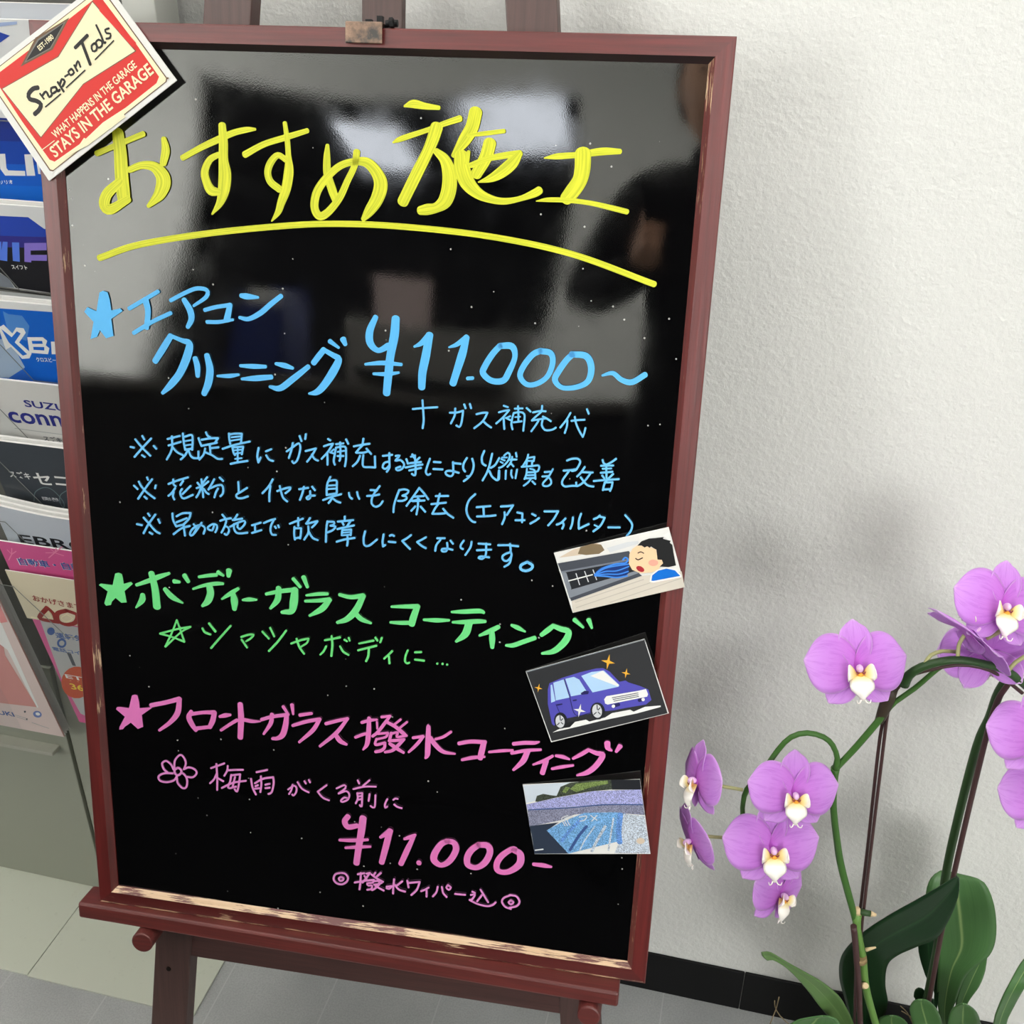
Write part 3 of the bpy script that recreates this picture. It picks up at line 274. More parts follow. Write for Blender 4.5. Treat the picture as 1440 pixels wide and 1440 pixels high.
'pink_heading': 'P-2483 2552 -2449 2567 -2421 2560 -2408 2487 -2406 2417 -2280 2442 -2272 2434 -2387 2340 -2380 2204 -2441 2172 -2516 2235 -2586 2178 -2608 2147 -2651 2135 -2646 2170 -2578 2295 -2672 2370 -2657 2399 -2617 2404 -2525 2402;S-2279 2463 47 -2113 2517 46 -1961 2577 50;S-1961 2577 50 -1989 2418 60 -2073 2299 47 -2203 2186 30;S-1839 2451 37 -1868 2380 56 -1839 2302 56 -1797 2239 43;S-1833 2422 40 -1703 2455 37 -1587 2469 50;S-1587 2469 50 -1610 2372 56 -1646 2293 46;S-1789 2261 40 -1632 2301 37;S-1531 2429 29 -1473 2450 46 -1415 2464 26;S-1524 2275 29 -1425 2355 34 -1346 2413 37;S-1305 2599 55 -1301 2439 63 -1317 2218 59;S-1282 2428 39 -1181 2421 37 -1092 2432 13;S-1081 2454 36 -964 2502 36 -806 2545 39;S-969 2528 41 -984 2426 44 -1063 2292 24;S-812 2544 45 -827 2420 58 -861 2308 59 -918 2262 42 -969 2253 33;S-848 2630 36 -793 2544 26;S-754 2661 41 -743 2557 23;S-674 2556 36 -549 2592 32;S-751 2429 32 -613 2490 39 -463 2540 36;S-463 2540 36 -539 2404 45 -685 2250 26;S-401 2495 36 -290 2540 36 -172 2584 32;S-172 2584 32 -290 2409 41 -466 2232 29;S-296 2382 45 -253 2321 52 -185 2290 28;S-28 2557 32 48 2589 34 130 2610 23;S48 2616 38 44 2462 51 29 2327 45 -12 2255 19;S-94 2383 30 -12 2427 32 54 2452 27;S130 2583 23 134 2507 21;S175 2644 27 221 2655 27 266 2668 25;S266 2668 25 211 2583 34 141 2475 32 85 2418 30;S231 2596 34 323 2553 38 395 2497 42 436 2469 26;S372 2642 23 303 2573 23;S438 2623 23 364 2548 23;S141 2453 25 243 2477 27;S243 2477 27 223 2430 25 131 2391 23;S126 2396 23 116 2328 28 213 2363 30;S213 2363 30 209 2307 30 173 2269 34 117 2248 32;S278 2482 30 264 2414 32;S273 2470 25 344 2496 25 335 2445 25 420 2467 27;S254 2390 30 345 2408 32 411 2428 27;S411 2428 27 336 2335 37 286 2284 32 214 2257 26;S264 2359 34 326 2322 42 408 2278 28;S501 2456 29 607 2486 31;S607 2486 31 538 2384 34 459 2290 23;S645 2601 21 655 2602 42 654 2410 55 651 2289 51 632 2247 23;S885 2572 26 807 2507 29 728 2470 23;S677 2479 47 729 2409 50 811 2343 42 932 2335 19;S967 2455 38 1083 2491 40 1230 2504 43;S1218 2502 54 1196 2379 60 1186 2320 54;S1005 2279 30 1114 2318 38 1230 2343 24;S1273 2401 24 1394 2431 32 1508 2452 24;S1511 2523 37 1618 2549 40 1719 2562 37 1763 2579 16;S1497 2419 32 1635 2466 35 1783 2496 27;S1654 2462 56 1615 2350 56 1524 2238 27;S1903 2443 27 1818 2378 35 1716 2322 20;S1843 2381 51 1812 2242 51;S1934 2450 27 2004 2446 40 2068 2429 20;S1904 2302 27 1997 2335 35 2109 2368 24;S2248 2556 37 2177 2497 40 2102 2442 26;S2248 2556 33 2324 2531 46 2388 2519 53 2333 2399 55 2251 2310 50 2153 2265 20;S2422 2655 59 2432 2601 52 2470 2579 20;S2547 2637 49 2514 2573 29',
'pink_subline': 'S-2059 1759 20 -2048 1854 20 -1990 1926 20 -1947 1903 20 -1928 1835 20 -1954 1762 20;S-2070 1746 21 -2095 1801 20 -2148 1835 20 -2194 1799 21 -2176 1731 21 -2134 1696 21;S-2078 1698 21 -2178 1684 21 -2242 1640 21 -2228 1589 21 -2151 1582 21 -2071 1617 21 -2036 1669 21;S-2036 1657 21 -2029 1587 21 -1976 1536 21 -1937 1553 21 -1922 1626 21 -1936 1683 20 -1967 1714 20;S-1954 1762 20 -1898 1793 20 -1833 1779 20 -1813 1735 20 -1859 1682 20 -1920 1679 20;S-2025 1770 23 -2060 1736 23 -2051 1696 23 -2024 1682 23 -1989 1710 23 -1982 1747 23 -2003 1767 23 -2025 1770 23;S-1651 1818 20 -1502 1894 20;S-1589 1876 20 -1586 1720 20 -1592 1567 20;S-1588 1766 20 -1623 1691 20 -1669 1638 20;S-1579 1709 20 -1520 1682 20;S-1465 1870 20 -1472 1817 20 -1507 1748 20;S-1472 1817 20 -1385 1835 20 -1298 1847 20;S-1430 1771 20 -1444 1693 20 -1468 1631 20 -1458 1609 20 -1381 1638 20;S-1430 1765 20 -1332 1790 20;S-1332 1790 20 -1347 1684 20 -1372 1581 20 -1398 1606 20;S-1540 1600 20 -1412 1680 20 -1270 1723 20;S-1388 1753 20 -1406 1687 20 -1419 1627 20;S-1153 1840 20 -1034 1883 20;S-1215 1754 20 -1201 1657 20 -1166 1575 20;S-1173 1708 20 -1085 1772 20 -972 1806 20;S-972 1806 20 -968 1737 20 -992 1629 20 -1030 1602 20;S-1106 1798 20 -1103 1706 20 -1116 1611 20;S-1169 1674 20 -1141 1689 20;S-1175 1644 20 -1126 1656 20;S-1060 1706 20 -1011 1725 20;S-1061 1666 20 -1012 1678 20;S-813 1685 19 -748 1740 19 -722 1715 19 -728 1662 19 -755 1623 19 -771 1633 19;S-764 1749 19 -776 1690 19 -803 1634 19;S-710 1786 19 -663 1717 19 -589 1682 19;S-636 1808 19 -620 1781 19;S-588 1830 19 -575 1801 19;S-398 1795 19 -494 1705 19;S-494 1705 19 -441 1645 19 -373 1620 19;S-293 1772 19 -209 1822 19 -198 1789 19 -272 1715 19;S-272 1715 19 -188 1756 19 -157 1720 19 -172 1661 19 -230 1623 19 -246 1638 19 -209 1678 19 -167 1673 19;S-68 1899 19 -52 1861 19;S57 1916 18 -10 1844 19;S-115 1790 19 0 1834 19 125 1852 18;S-73 1750 19 -67 1687 19 -88 1627 19;S-67 1745 19 -20 1757 19;S-20 1757 19 -25 1601 19 -46 1615 19;S-67 1710 19 -26 1722 19;S-73 1669 19 -26 1687 19;S58 1757 19 48 1675 19;S120 1754 19 111 1609 19 69 1620 19;S245 1726 19 220 1660 19 225 1620 19 246 1640 19;S307 1724 19 328 1744 18 354 1742 18;S318 1674 19 350 1650 19 397 1642 19',
'pink_price': 'S-171 1462 57 -207 1397 61 -171 1336 61 -72 1367 53;S-10 1466 75 -27 1314 76 -54 1130 69 -81 913 67;S-262 1166 31 -108 1186 42 40 1216 30;S-199 1083 27 -72 1111 38 69 1138 27;S176 1265 30 232 1313 53 277 1360 56;S277 1360 64 237 1174 68 191 965 61;S429 1283 26 482 1311 45 543 1350 30;S534 1343 37 466 1169 60 397 981 57;S584 1023 57 593 1024 57;S869 1327 52 948 1319 63 973 1237 67 910 1098 64 824 1034 56 752 1073 72 750 1153 71 818 1283 63 895 1331 52;S1201 1332 59 1296 1337 70 1325 1262 67 1278 1136 67 1193 1062 56 1105 1079 64 1093 1167 67 1134 1262 67 1209 1337 59;S1564 1329 59 1635 1290 73 1632 1171 74 1524 1065 59 1420 1058 59 1400 1135 63 1447 1241 63 1547 1336 55 1581 1337 59;S1777 1194 37 1880 1195 48 1957 1191 26',
'pink_footer': 'S-250 770 21 -310 743 21 -329 680 21 -296 635 21 -235 632 21 -182 678 21 -174 731 21 -205 768 21 -250 770 21;S-250 719 21 -273 698 21 -258 670 21 -227 685 21 -223 709 21 -250 719 21;S-66 782 22 6 807 22;S-32 804 22 -36 702 22 -46 598 22;S-99 675 21 29 721 21;S6 776 21 29 738 21;S28 805 21 66 820 21;S66 820 21 6 717 21 -16 688 21;S81 805 21 141 764 21 208 733 21;S125 833 21 103 792 21;S185 839 21 141 789 21;S36 722 21 111 742 21;S111 742 21 96 706 21 36 688 21 51 662 21 89 671 21 82 627 21 37 608 21;S119 727 21 171 744 21;S171 744 21 164 709 21 193 718 21;S111 683 21 171 701 21;S171 701 21 127 643 21 89 612 21;S126 669 21 217 627 21;S246 680 21 305 698 21;S305 698 21 276 659 21 246 663 21;S327 786 21 320 692 21 318 606 21;S416 775 21 350 705 21;S335 719 21 380 667 21 448 653 21;S468 791 20 484 710 21;S483 765 21 601 796 20;S601 796 20 573 699 21 515 622 21;S698 744 20 661 713 20 618 686 21;S676 707 20 678 628 21;S793 768 20 780 699 20 744 642 21;S837 775 20 853 702 20 891 658 20;S902 806 20 884 774 20 911 750 20 932 782 20 902 806 20;S978 711 20 1087 718 20;S1158 769 20 1188 757 20;S1145 725 20 1188 740 20 1161 677 20 1133 664 20;S1133 664 20 1221 628 20 1324 619 20 1381 646 20 1408 681 20;S1244 808 20 1290 732 20 1329 667 20;S1261 744 20 1213 660 20;S1563 793 20 1492 748 20 1473 695 20 1511 642 20 1570 627 20;S1548 791 20 1620 786 20 1655 725 20 1626 670 20 1555 638 20;S1565 730 20 1541 702 20 1568 680 20 1592 711 20 1565 730 20'}
ART = {
'sign': 'P brown 63 63 87 42 1445 40 1468 60 1411 929 1386 948 79 997 57 979;P cream 75 69 95 50 1437 47 1458 65 1401 925 1379 942 87 990 67 974;P signred 123 137 152 97 471 81 747 103 1005 82 1361 82 1412 110 1400 399 1360 882 1310 911 747 926 164 953 112 916 107 524;P brown 119 840 170 320 790 442 1365 382 1277 912 734 749;P cream 125 833 176 328 791 449 1355 391 1271 903 735 741;P brown 387 877 654 978 1020 927 729 816;P grey 436 881 663 958 973 923 720 832;P black 461 883 665 944 949 921 718 841;T cream EST-1980 622 872 177 44 0.033;S black 39 415 656 370 674 307 664 290 627 335 578 350 535 307 510 249 506;S black 17 400 608 403 554;S black 21 401 581 458 590 456 538 488 539;S black 21 559 568 518 584 494 547 549 540 559 568 556 527 577 531;S black 21 601 588 599 499;S black 21 600 559 649 585 660 556 618 537;S black 17 686 586 721 582;S black 19 774 602 737 598 739 564 778 564 778 600;S black 18 817 609 812 556;S black 18 816 589 867 616 857 567;S black 30 914 712 1069 725;S black 28 993 712 946 532;S black 18 1085 641 1049 640 1032 602 1063 589 1089 614 1085 641;S black 18 1134 642 1101 640 1091 595 1128 588 1151 615 1134 642;S black 18 1188 743 1176 668 1160 595 1175 592;S black 17 1269 659 1233 669 1227 641 1254 619 1231 596 1198 609;S black 12 375 495 562 498;S black 12 640 509 875 522;S black 11 1009 537 1245 560;S signred 56 1311 813 1348 623;S signred 50 1352 586 1379 436;T cream WHAT~HAPPENS~IN~THE~GARAGE 285 238 1014 66 0.041;T cream STAYS~IN~THE~GARAGE 181 113 1217 101 0.035;S cream 7 122 237 266 233;P cream 258 69 424 72 519 99 535 74 711 49 896 59 957 48 954 21 515 29;P brown 1481 51 1479 49 1476 48 1473 48 1469 49 1467 50 1465 53 1464 56 1464 59 1465 61 1467 63 1470 64 1473 64 1477 63 1479 61 1481 59 1482 56 1482 53;P white 82 32 80 31 77 30 74 29 71 30 69 32 67 34 66 37 66 39 68 41 70 43 72 44 75 44 78 43 81 42 83 40 84 37 83 35',
'card_air': 'P pale 7 601 810 571 806 522 699 454 12 500;P beige 190 591 422 596 456 571 242 524 38 548;P olive 221 540 266 598 382 601 456 571 470 514 411 492 291 511;P palegrey 495 529 693 537 791 523 789 497 511 480;P slate 11 498 683 452 697 377 17 414;P lightslate 15 417 676 377 676 361 15 402;P ink 23 400 676 361 690 250 31 222;P midgrey 18 417 62 390 62 237 15 138 16 209;P midgrey 28 221 691 255 718 225 20 148;P slate 20 148 709 229 730 197 24 116;P wood 26 113 730 195 1088 151 1073 0 1 3;S woodline 8 55 95 734 159;S woodline 7 49 42 783 114;S woodline 7 371 19 1060 89;S white 11 59 311 293 316;S palegrey 9 148 363 148 251;S palegrey 9 232 364 236 260;S palegrey 9 312 360 316 260;P navy 326 335 393 367 539 368 645 342 620 251 580 229 442 252 347 287;S skyblue 16 313 311 398 350 517 363 627 352 652 383 632 401 607 386;S skyblue 12 312 308 420 317 518 298 641 311;S skyblue 14 310 301 406 272 499 236 601 229;S skyblue 12 319 315 429 347 552 343 647 333;S skyblue 12 316 303 412 292 528 263 622 267;P white 1022 516 1078 538 1080 423 1056 460;P skin 769 483 835 464 925 409 913 317 953 296 949 266 917 242 889 217 820 207 723 224 661 274 648 336 680 424 723 466;P hair 772 482 819 513 892 521 950 511 1023 502 1013 487 1043 469 1074 453 1060 438 1077 413 1067 342 1055 218 986 219 910 243 949 266 947 300 910 312 927 404 905 425 890 445 872 435 858 456 830 449 808 476;S hair 11 723 370 740 352 784 360;S hair 9 757 414 786 419 807 399;P lipred 763 237 755 232 745 231 734 234 723 241 713 250 706 261 702 273 702 283 707 291 714 295 724 296 735 293 747 287 756 277 764 266 767 255 767 244;P blush 908 281 903 272 893 265 879 261 864 261 850 264 837 271 827 281 822 292 823 303 828 312 838 319 852 323 867 323 881 319 894 312 904 303 909 292;P white 781 126 810 188 880 221 967 224 1043 187 1076 117 1073 99 812 109;P shirt 800 132 823 180 887 209 964 211 1034 175 1065 114 817 125',
'card_car': 'P midgrey 25 767 1225 773 1224 732 1219 766 29 754;P carddark 30 756 1219 764 1186 6 10 11;P white 52 97 133 117 225 109 300 147 413 142 440 114 600 116 679 142 857 131 884 103 1002 123 1150 98 1145 83 907 78 569 92 336 92;P carddark2 206 154 268 162 303 147 235 106 167 114;P carblue 204 592 340 612 529 620 688 616 752 602 802 552 855 429 916 426 935 401 1031 335 1091 283 1085 174 1020 143 822 159 710 165 606 181 477 191 247 202 186 196 90 162 78 185 112 390 166 535;P carwin 208 572 225 573 194 402 149 397;P carwin 242 587 356 593 340 402 201 407;P carwin 369 595 455 592 495 552 526 398 359 409;P carwin 527 582 635 594 754 577 844 398 833 383 573 393;P white 610 559 743 579 841 399 824 389;P cardeep 460 416 506 430 544 414 527 388 462 398;P white 656 298 688 322 1000 295 1072 294 1074 239 1057 217 669 237 650 254;S slate 8 735 292 987 275;S slate 8 737 274 983 257;S slate 8 739 255 981 240;S cardeep 34 714 209 772 212;S cardeep 33 972 200 1012 202;P white 732 203 730 198 725 193 720 191 714 190 708 191 704 195 701 200 700 205 701 211 704 217 709 221 714 224 720 224 725 223 730 220 733 215 734 209;P white 1027 195 1024 190 1020 186 1014 183 1009 182 1003 184 999 187 996 192 995 198 996 204 999 209 1003 213 1009 216 1015 216 1020 215 1024 212 1027 207 1028 201;S cardeep 7 356 593 345 410 335 216 480 198;S cardeep 6 189 369 194 281 218 188;S cardeep 14 197 360 246 357;S cardeep 14 365 363 395 361;P ink 240 190 229 162 212 138 190 121 167 113 144 116 125 128 112 149 106 175 109 204 120 232 137 256 158 273 182 280 205 278 224 265 237 245 242 219;P palegrey 210 185 202 163 189 144 174 131 158 125 142 126 129 136 120 151 117 172 120 194 127 216 140 235 155 248 172 254 187 252 200 243 209 227 212 207;P ink 625 191 615 162 597 137 574 120 548 112 524 115 503 127 489 149 482 177 485 207 495 236 514 261 537 279 562 286 586 283 607 270 621 249 628 221;P palegrey 597 195 589 172 576 152 560 138 543 132 527 134 513 144 504 160 500 182 503 206 511 229 523 249 539 263 557 269 573 267 587 257 596 241 599 219;S slate 10 186 246 165 189 126 162;S slate 10 165 189 183 157;S slate 10 165 189 201 211;S slate 10 571 260 550 201 508 175;S slate 10 550 201 569 162;S slate 10 550 201 589 225;P palegrey 174 187 172 182 169 179 165 176 161 176 158 177 155 179 154 183 154 187 155 192 157 197 160 200 164 203 168 203 171 202 174 200 175 196 175 192;P palegrey 559 198 557 194 554 190 550 188 547 187 543 188 541 190 540 194 539 198 540 203 543 208 546 211 549 213 553 214 556 213 559 211 560 207 560 203;P gold 881 618 827 631 785 581 806 643 766 682 820 668 862 719 841 656;P gold 983 475 949 484 922 451 935 492 909 517 944 508 971 541 958 500;P gold 120 556 88 564 62 534 75 571 51 594 84 586 110 616 96 579;P white 443 222 393 234 354 187 374 244 338 279 387 268 426 314 407 257',
'card_wiper': 'P sky -8 775 468 799 371 695 325 659 96 601 -4 579;P treedark 90 593 114 655 181 677 262 660 314 652 368 752 467 793 697 818 880 819 873 715 651 696 301 633 116 589;P treegreen 459 727 528 783 715 802 839 811 845 777 688 746 516 692;P treegreen 371 695 420 751 460 739 411 683;P ink 875 819 1155 816 1156 708 873 712;P lavender -7 562 300 629 682 699 1156 710 1158 545 787 552 -2 502;P violetgrey -1 499 432 524 787 550 1158 543 1160 432 777 467 464 444 331 385 -8 312;P nightblue -7 318 296 359 165 267 350 8 0 4 1 224;P photoblue 162 270 327 362 570 463 879 465 979 447 894 150 349 6;P photopale 938 448 1157 423 1166 6 816 13 883 150;S deepblue 28 572 313 474 198 370 46;S photoblue2 54 923 442 887 265 881 132;S photopale 13 655 313 531 151 464 34;S photopale 28 758 312 656 151 590 34;S photopale 17 851 403 815 266 758 46;S photoblue2 33 519 383 399 268 300 152;S deepblue 11 8 502 432 522 787 550 1154 545;S palegrey 10 400 436 333 402 356 321;S palegrey 10 425 428 358 394 380 321;S palegrey 10 450 421 388 384 407 326;S palegrey 11 513 418 587 428 560 383 512 372;S palegrey 11 629 434 684 382;S palegrey 11 691 433 631 371;S palegrey 14 14 46 96 58;P beige 1129 149 1125 137 1117 127 1105 119 1091 115 1077 115 1064 119 1054 127 1048 137 1047 149 1051 161 1059 171 1071 179 1085 183 1099 183 1112 179 1122 171 1128 161',
'b1': 'P palepic -5633 -41 -5292 -14 -5301 -39 -5651 -85;P pageblue -5592 -90 -5415 -141 -5547 -207 -5676 -262;P blue1 -6392 -915 -4805 -912 -4873 -1122 -6498 -1161;P blue2 -6498 -1161 -4873 -1122 -4947 -1353 -6602 -1401;P blue3 -6602 -1401 -4947 -1353 -5019 -1576 -6702 -1633;P blue4 -6702 -1633 -5019 -1576 -5084 -1774 -6018 -1836 -6777 -1807;P white -6011 -1283 -5906 -1275 -5949 -1425 -5937 -1448 -5742 -1443 -5755 -1494 -5995 -1506 -6026 -1439 -5998 -1327;P white -5685 -1270 -5594 -1263 -5639 -1486 -5740 -1493;P white -5567 -1322 -5536 -1320 -5570 -1468 -5597 -1465;T white ソリオ -6091 -1603 163 40 0.095',
'b2': 'P swiftblue -6308 -133 -5548 -113 -5405 -228 -5002 -223 -5018 -294 -6405 -364;P swiftviolet -6405 -364 -5018 -294 -5049 -413 -6460 -494;P night -6460 -494 -5049 -413 -5212 -959 -5594 -950 -6002 -928 -6043 -826 -6346 -223;P midgrey -6473 -524 -6043 -826 -6012 -929 -6651 -946;P grey -6636 -910 -5596 -955 -5215 -968 -5230 -1012 -5609 -994 -6662 -973;P night -6267 -939 -5603 -976 -5604 -990 -6274 -957;P wordblue -6039 -410 -5967 -404 -6007 -505 -5949 -403 -5893 -402 -5982 -622 -6103 -615;P wordblue -5842 -403 -5757 -398 -5831 -617 -5912 -613;P wordviolet -5698 -400 -5435 -378 -5461 -460 -5653 -478 -5671 -528 -5477 -513 -5501 -581 -5688 -592 -5696 -613 -5775 -612;T white スイフト -5954 -708 187 49 0.037',
'b3': 'P xblue -6451 -99 -5429 -74 -4920 -60 -5164 -989 -5682 -995 -6034 -1028 -6772 -1000;P cloud -6592 -567 -6068 -442 -6005 -801 -6269 -963 -6748 -988;P cloud2 -6014 -119 -5954 -148 -5797 -151 -5753 -269 -5858 -457 -6053 -405;P white -6148 -325 -6068 -282 -6000 -381 -5925 -303 -5836 -303 -5829 -356 -5958 -485 -5852 -610 -5903 -676 -6001 -693 -6083 -552 -6164 -597;P xblue2 -6118 -340 -6027 -429 -5933 -348 -5897 -371 -6014 -490 -5912 -625 -5975 -650 -6089 -498;P white -5831 -409 -5638 -390 -5599 -430 -5637 -488 -5605 -521 -5650 -598 -5876 -603;P xblue -5793 -450 -5663 -437 -5668 -473 -5797 -486;P xblue -5802 -523 -5664 -512 -5679 -555 -5810 -560;P white -5557 -435 -5511 -430 -5548 -587 -5603 -593;T white クロスビー -5821 -707 245 56 0.062',
'b4': 'T wordnavy SUZUKI -5957 -324 700 92 -0.006;T wordnavy connect -6227 -562 1138 181 0.027;S palegrey2 8 -6210 -640 -5618 -647;T slate スズキ -5883 -768 233 72 0.003;T slate ご利用開始 -6227 -909 613 77 0.009;P bluestripe -6607 -878 -6333 -862 -6157 -900 -6167 -926 -6636 -950;P orangestripe -6137 -897 -5933 -906 -5702 -916 -5711 -942 -5944 -939',
'b5': 'T white スズキ -6312 -504 272 99 0.006;T white セニア -6004 -561 749 168 0.044;S slate2 11 -5929 -963 -5791 -897 -5732 -780 -5809 -620 -5912 -593 -6057 -679 -6127 -819;S slate2 10 -5583 -566 -5733 -673 -5780 -808 -5726 -931;T palegrey 初期の~操作 -6001 -789 214 54 0.052;P inkdark -6247 -880 -5686 -924 -5718 -1017 -6146 -975',
'b6': 'T ink EBRO -6309 -558 960 144 0.025',
'b7': 'S pinklight 13 -5748 -60 -5615 52;S pinklight 13 -5748 -60 -5703 15;S pinklight 13 -5748 -60 -5784 1;S pinklight 13 -5748 -60 -5870 -81;S pinklight 13 -5748 -60 -5644 -86;S pinklight 13 -5748 -60 -5859 -157;S pinklight 13 -6352 -187 -6386 -124;S pinklight 13 -6352 -187 -6314 -90;S pinklight 13 -6352 -187 -6271 -127;S pinklight 13 -6352 -187 -6431 -292;T textwhite 自動車・自転車 -6306 -348 991 123 0.054;T textblue 自動車・自転車 -6294 -342 977 115 0.054;P pagegrey -6369 -1247 -5794 -1283 -6216 -3095 -6395 -3004 -6449 -2362;P slate -6186 -1782 -6129 -1796 -6134 -2027 -6185 -2025;P textblue -6225 -1422 -6237 -1448 -6254 -1472 -6275 -1491 -6297 -1504 -6317 -1508 -6333 -1503 -6343 -1490 -6345 -1470 -6340 -1446 -6327 -1421 -6310 -1397 -6289 -1378 -6267 -1365 -6247 -1361 -6231 -1366 -6222 -1379 -6219 -1398;T textblue 運転免許 -6242 -1543 530 106 0.028;P textblue -6128 -1610 -6142 -1642 -6164 -1672 -6190 -1697 -6217 -1713 -6242 -1718 -6262 -1712 -6274 -1696 -6277 -1671 -6270 -1640 -6255 -1608 -6233 -1579 -6207 -1555 -6180 -1539 -6156 -1534 -6136 -1540 -6124 -1556 -6121 -1580;P pagegrey -6159 -1617 -6167 -1635 -6179 -1652 -6194 -1665 -6209 -1674 -6223 -1677 -6234 -1674 -6241 -1665 -6242 -1651 -6239 -1634 -6230 -1616 -6218 -1599 -6203 -1585 -6188 -1577 -6174 -1574 -6163 -1577 -6157 -1586 -6155 -1600;T textblue 電話コイン -6374 -1795 494 74 -0.000;P orange -5992 -2299 -6043 -2415 -6117 -2525 -6207 -2616 -6300 -2675 -6386 -2695 -6453 -2674 -6493 -2614 -6501 -2522 -6477 -2411 -6423 -2294 -6347 -2186 -6258 -2100 -6167 -2044 -6085 -2026 -6020 -2047 -5980 -2104 -5970 -2191;T white ETC -6368 -2301 406 77 -0.013;T orangelight ・・・・ -6332 -2363 358 41 0.057;T yellowtext 365 -6361 -2512 288 119 -0.014',
'b8': 'T brownred おかげさまで -6208 -452 640 100 -0.051;S brownred 59 -6055 -531 -6219 -711 -6206 -759 -5997 -761;S brownred 55 -6049 -543 -6007 -620 -6016 -745;S brownred 59 -5799 -530 -5944 -607 -5979 -738 -5885 -781 -5744 -715 -5679 -579 -5799 -530;S cream 9 -6068 -595 -6155 -698 -6066 -701 -6068 -595;S cream 9 -5821 -595 -5918 -676 -5867 -727 -5764 -657 -5821 -595;P cream -6349 -737 -6270 -741 -6277 -760 -6359 -764',
'b9': 'P pinkpage2 -8849 -1261 -7054 -1147 -7133 -1445 -7028 -2428 -9531 -2667;P white -7116 -841 -6948 -829 -6971 -1410 -7006 -2423 -7033 -2442 -7047 -2011 -7053 -1333 -7205 -1155;P petalpink -6904 -491 -6836 -499 -6841 -785 -6948 -829 -6981 -592;T textblue SUZUKI -8029 -2765 549 93 0.050;S palegrey2 10 -7459 -2692 -7285 -2729;S palegrey2 10 -7454 -2731 -7299 -2767;P emblem -7020 -2593 -7037 -2619 -7060 -2641 -7086 -2656 -7111 -2662 -7132 -2659 -7147 -2648 -7154 -2628 -7153 -2604 -7142 -2577 -7124 -2552 -7101 -2530 -7076 -2515 -7051 -2509 -7030 -2512 -7015 -2523 -7008 -2543 -7009 -2567;P white -7040 -2582 -7048 -2594 -7060 -2604 -7073 -2611 -7085 -2613 -7097 -2612 -7105 -2606 -7109 -2597 -7109 -2586 -7105 -2574 -7096 -2562 -7085 -2552 -7072 -2545 -7059 -2543 -7048 -2544 -7040 -2550 -7035 -2559 -7035 -2570;S palegrey2 10 -7242 -2798 -7007 -2861;P slate -7251 -2574 -7255 -2583 -7261 -2590 -7267 -2597 -7274 -2601 -7280 -2602 -7285 -2601 -7287 -2597 -7288 -2590 -7286 -2583 -7282 -2575 -7276 -2567 -7270 -2561 -7263 -2556 -7257 -2555 -7252 -2556 -7250 -2560 -7249 -2567;P slate -7286 -2737 -7289 -2743 -7293 -2749 -7298 -2754 -7304 -2757 -7308 -2758 -7312 -2757 -7314 -2754 -7314 -2749 -7312 -2744 -7309 -2737 -7305 -2731 -7300 -2727 -7295 -2724 -7291 -2722 -7287 -2723 -7285 -2727 -7285 -2731'}
PL = {
'sign': [[-0.46496, -0.16524, 1.1153], [0.81093, 0.17929, 0.557], [-0.58096, 0.1331, 0.80297], [0.06983, -0.97475, 0.21209]],
'card_air': [[0.03048, -0.20113, 0.75854], [0.92792, 0.08498, 0.36296], [-0.37272, 0.19398, 0.90744], [0.00671, -0.97732, 0.21167]],
'card_car': [[0.01991, -0.23112, 0.62507], [0.90934, 0.10312, 0.40307], [-0.41571, 0.18577, 0.89032], [0.01693, -0.97717, 0.2118]],
'card_wiper': [[0.01189, -0.25817, 0.50029], [0.97906, 0.05803, 0.19511], [-0.20295, 0.20428, 0.95764], [0.01572, -0.97719, 0.21178]],
'b0': [[0.0, -0.075, 1.25269], [1.0, 0.0, 0.0], [0.0, -0.18666, 0.98242], [0.0, -0.98242, -0.18666]],
'b1': [[0.0, -0.08, 1.23909], [1.0, 0.0, 0.0], [0.0, -0.18666, 0.98242], [0.0, -0.98242, -0.18666]],
'b2': [[0.0, -0.09, 1.07123], [1.0, 0.0, 0.0], [0.0, -0.18666, 0.98242], [0.0, -0.98242, -0.18666]],
'b3': [[0.0, -0.1, 0.97404], [1.0, 0.0, 0.0], [0.0, -0.18666, 0.98242], [0.0, -0.98242, -0.18666]],
'b4': [[0.0, -0.11, 0.88942], [1.0, 0.0, 0.0], [0.0, -0.18666, 0.98242], [0.0, -0.98242, -0.18666]],
'b5': [[0.0, -0.12, 0.82017], [1.0, 0.0, 0.0], [0.0, -0.18666, 0.98242], [0.0, -0.98242, -0.18666]],
'b6': [[0.0, -0.13, 0.74381], [1.0, 0.0, 0.0], [0.0, -0.18666, 0.98242], [0.0, -0.98242, -0.18666]],
'b7': [[0.0, -0.137, 0.70043], [1.0, 0.0, 0.0], [0.0, -0.18666, 0.98242], [0.0, -0.98242, -0.18666]],
'b8': [[0.0, -0.1425, 0.66501], [1.0, 0.0, 0.0], [0.0, -0.18666, 0.98242], [0.0, -0.98242, -0.18666]],
'b9': [[0.0, -0.129, 0.64384], [1.0, 0.0, 0.0], [0.0, -0.18666, 0.98242], [0.0, -0.98242, -0.18666]]}
QL = {
'sign': [[0.0, 0.0], [0.1528, 0.0], [0.146, 0.0986], [-0.0005, 0.1043]],
'card_air': [[-0.0, -0.0], [0.1075, 0.0], [0.109, 0.0579], [0.0006, 0.0605]],
'card_car': [[0.0, 0.0], [0.1196, 0.0], [0.1225, 0.0774], [0.0024, 0.0768]],
'card_wiper': [[-0.0, 0.0], [0.1169, 0.0], [0.1156, 0.0819], [-0.0012, 0.0782]]}
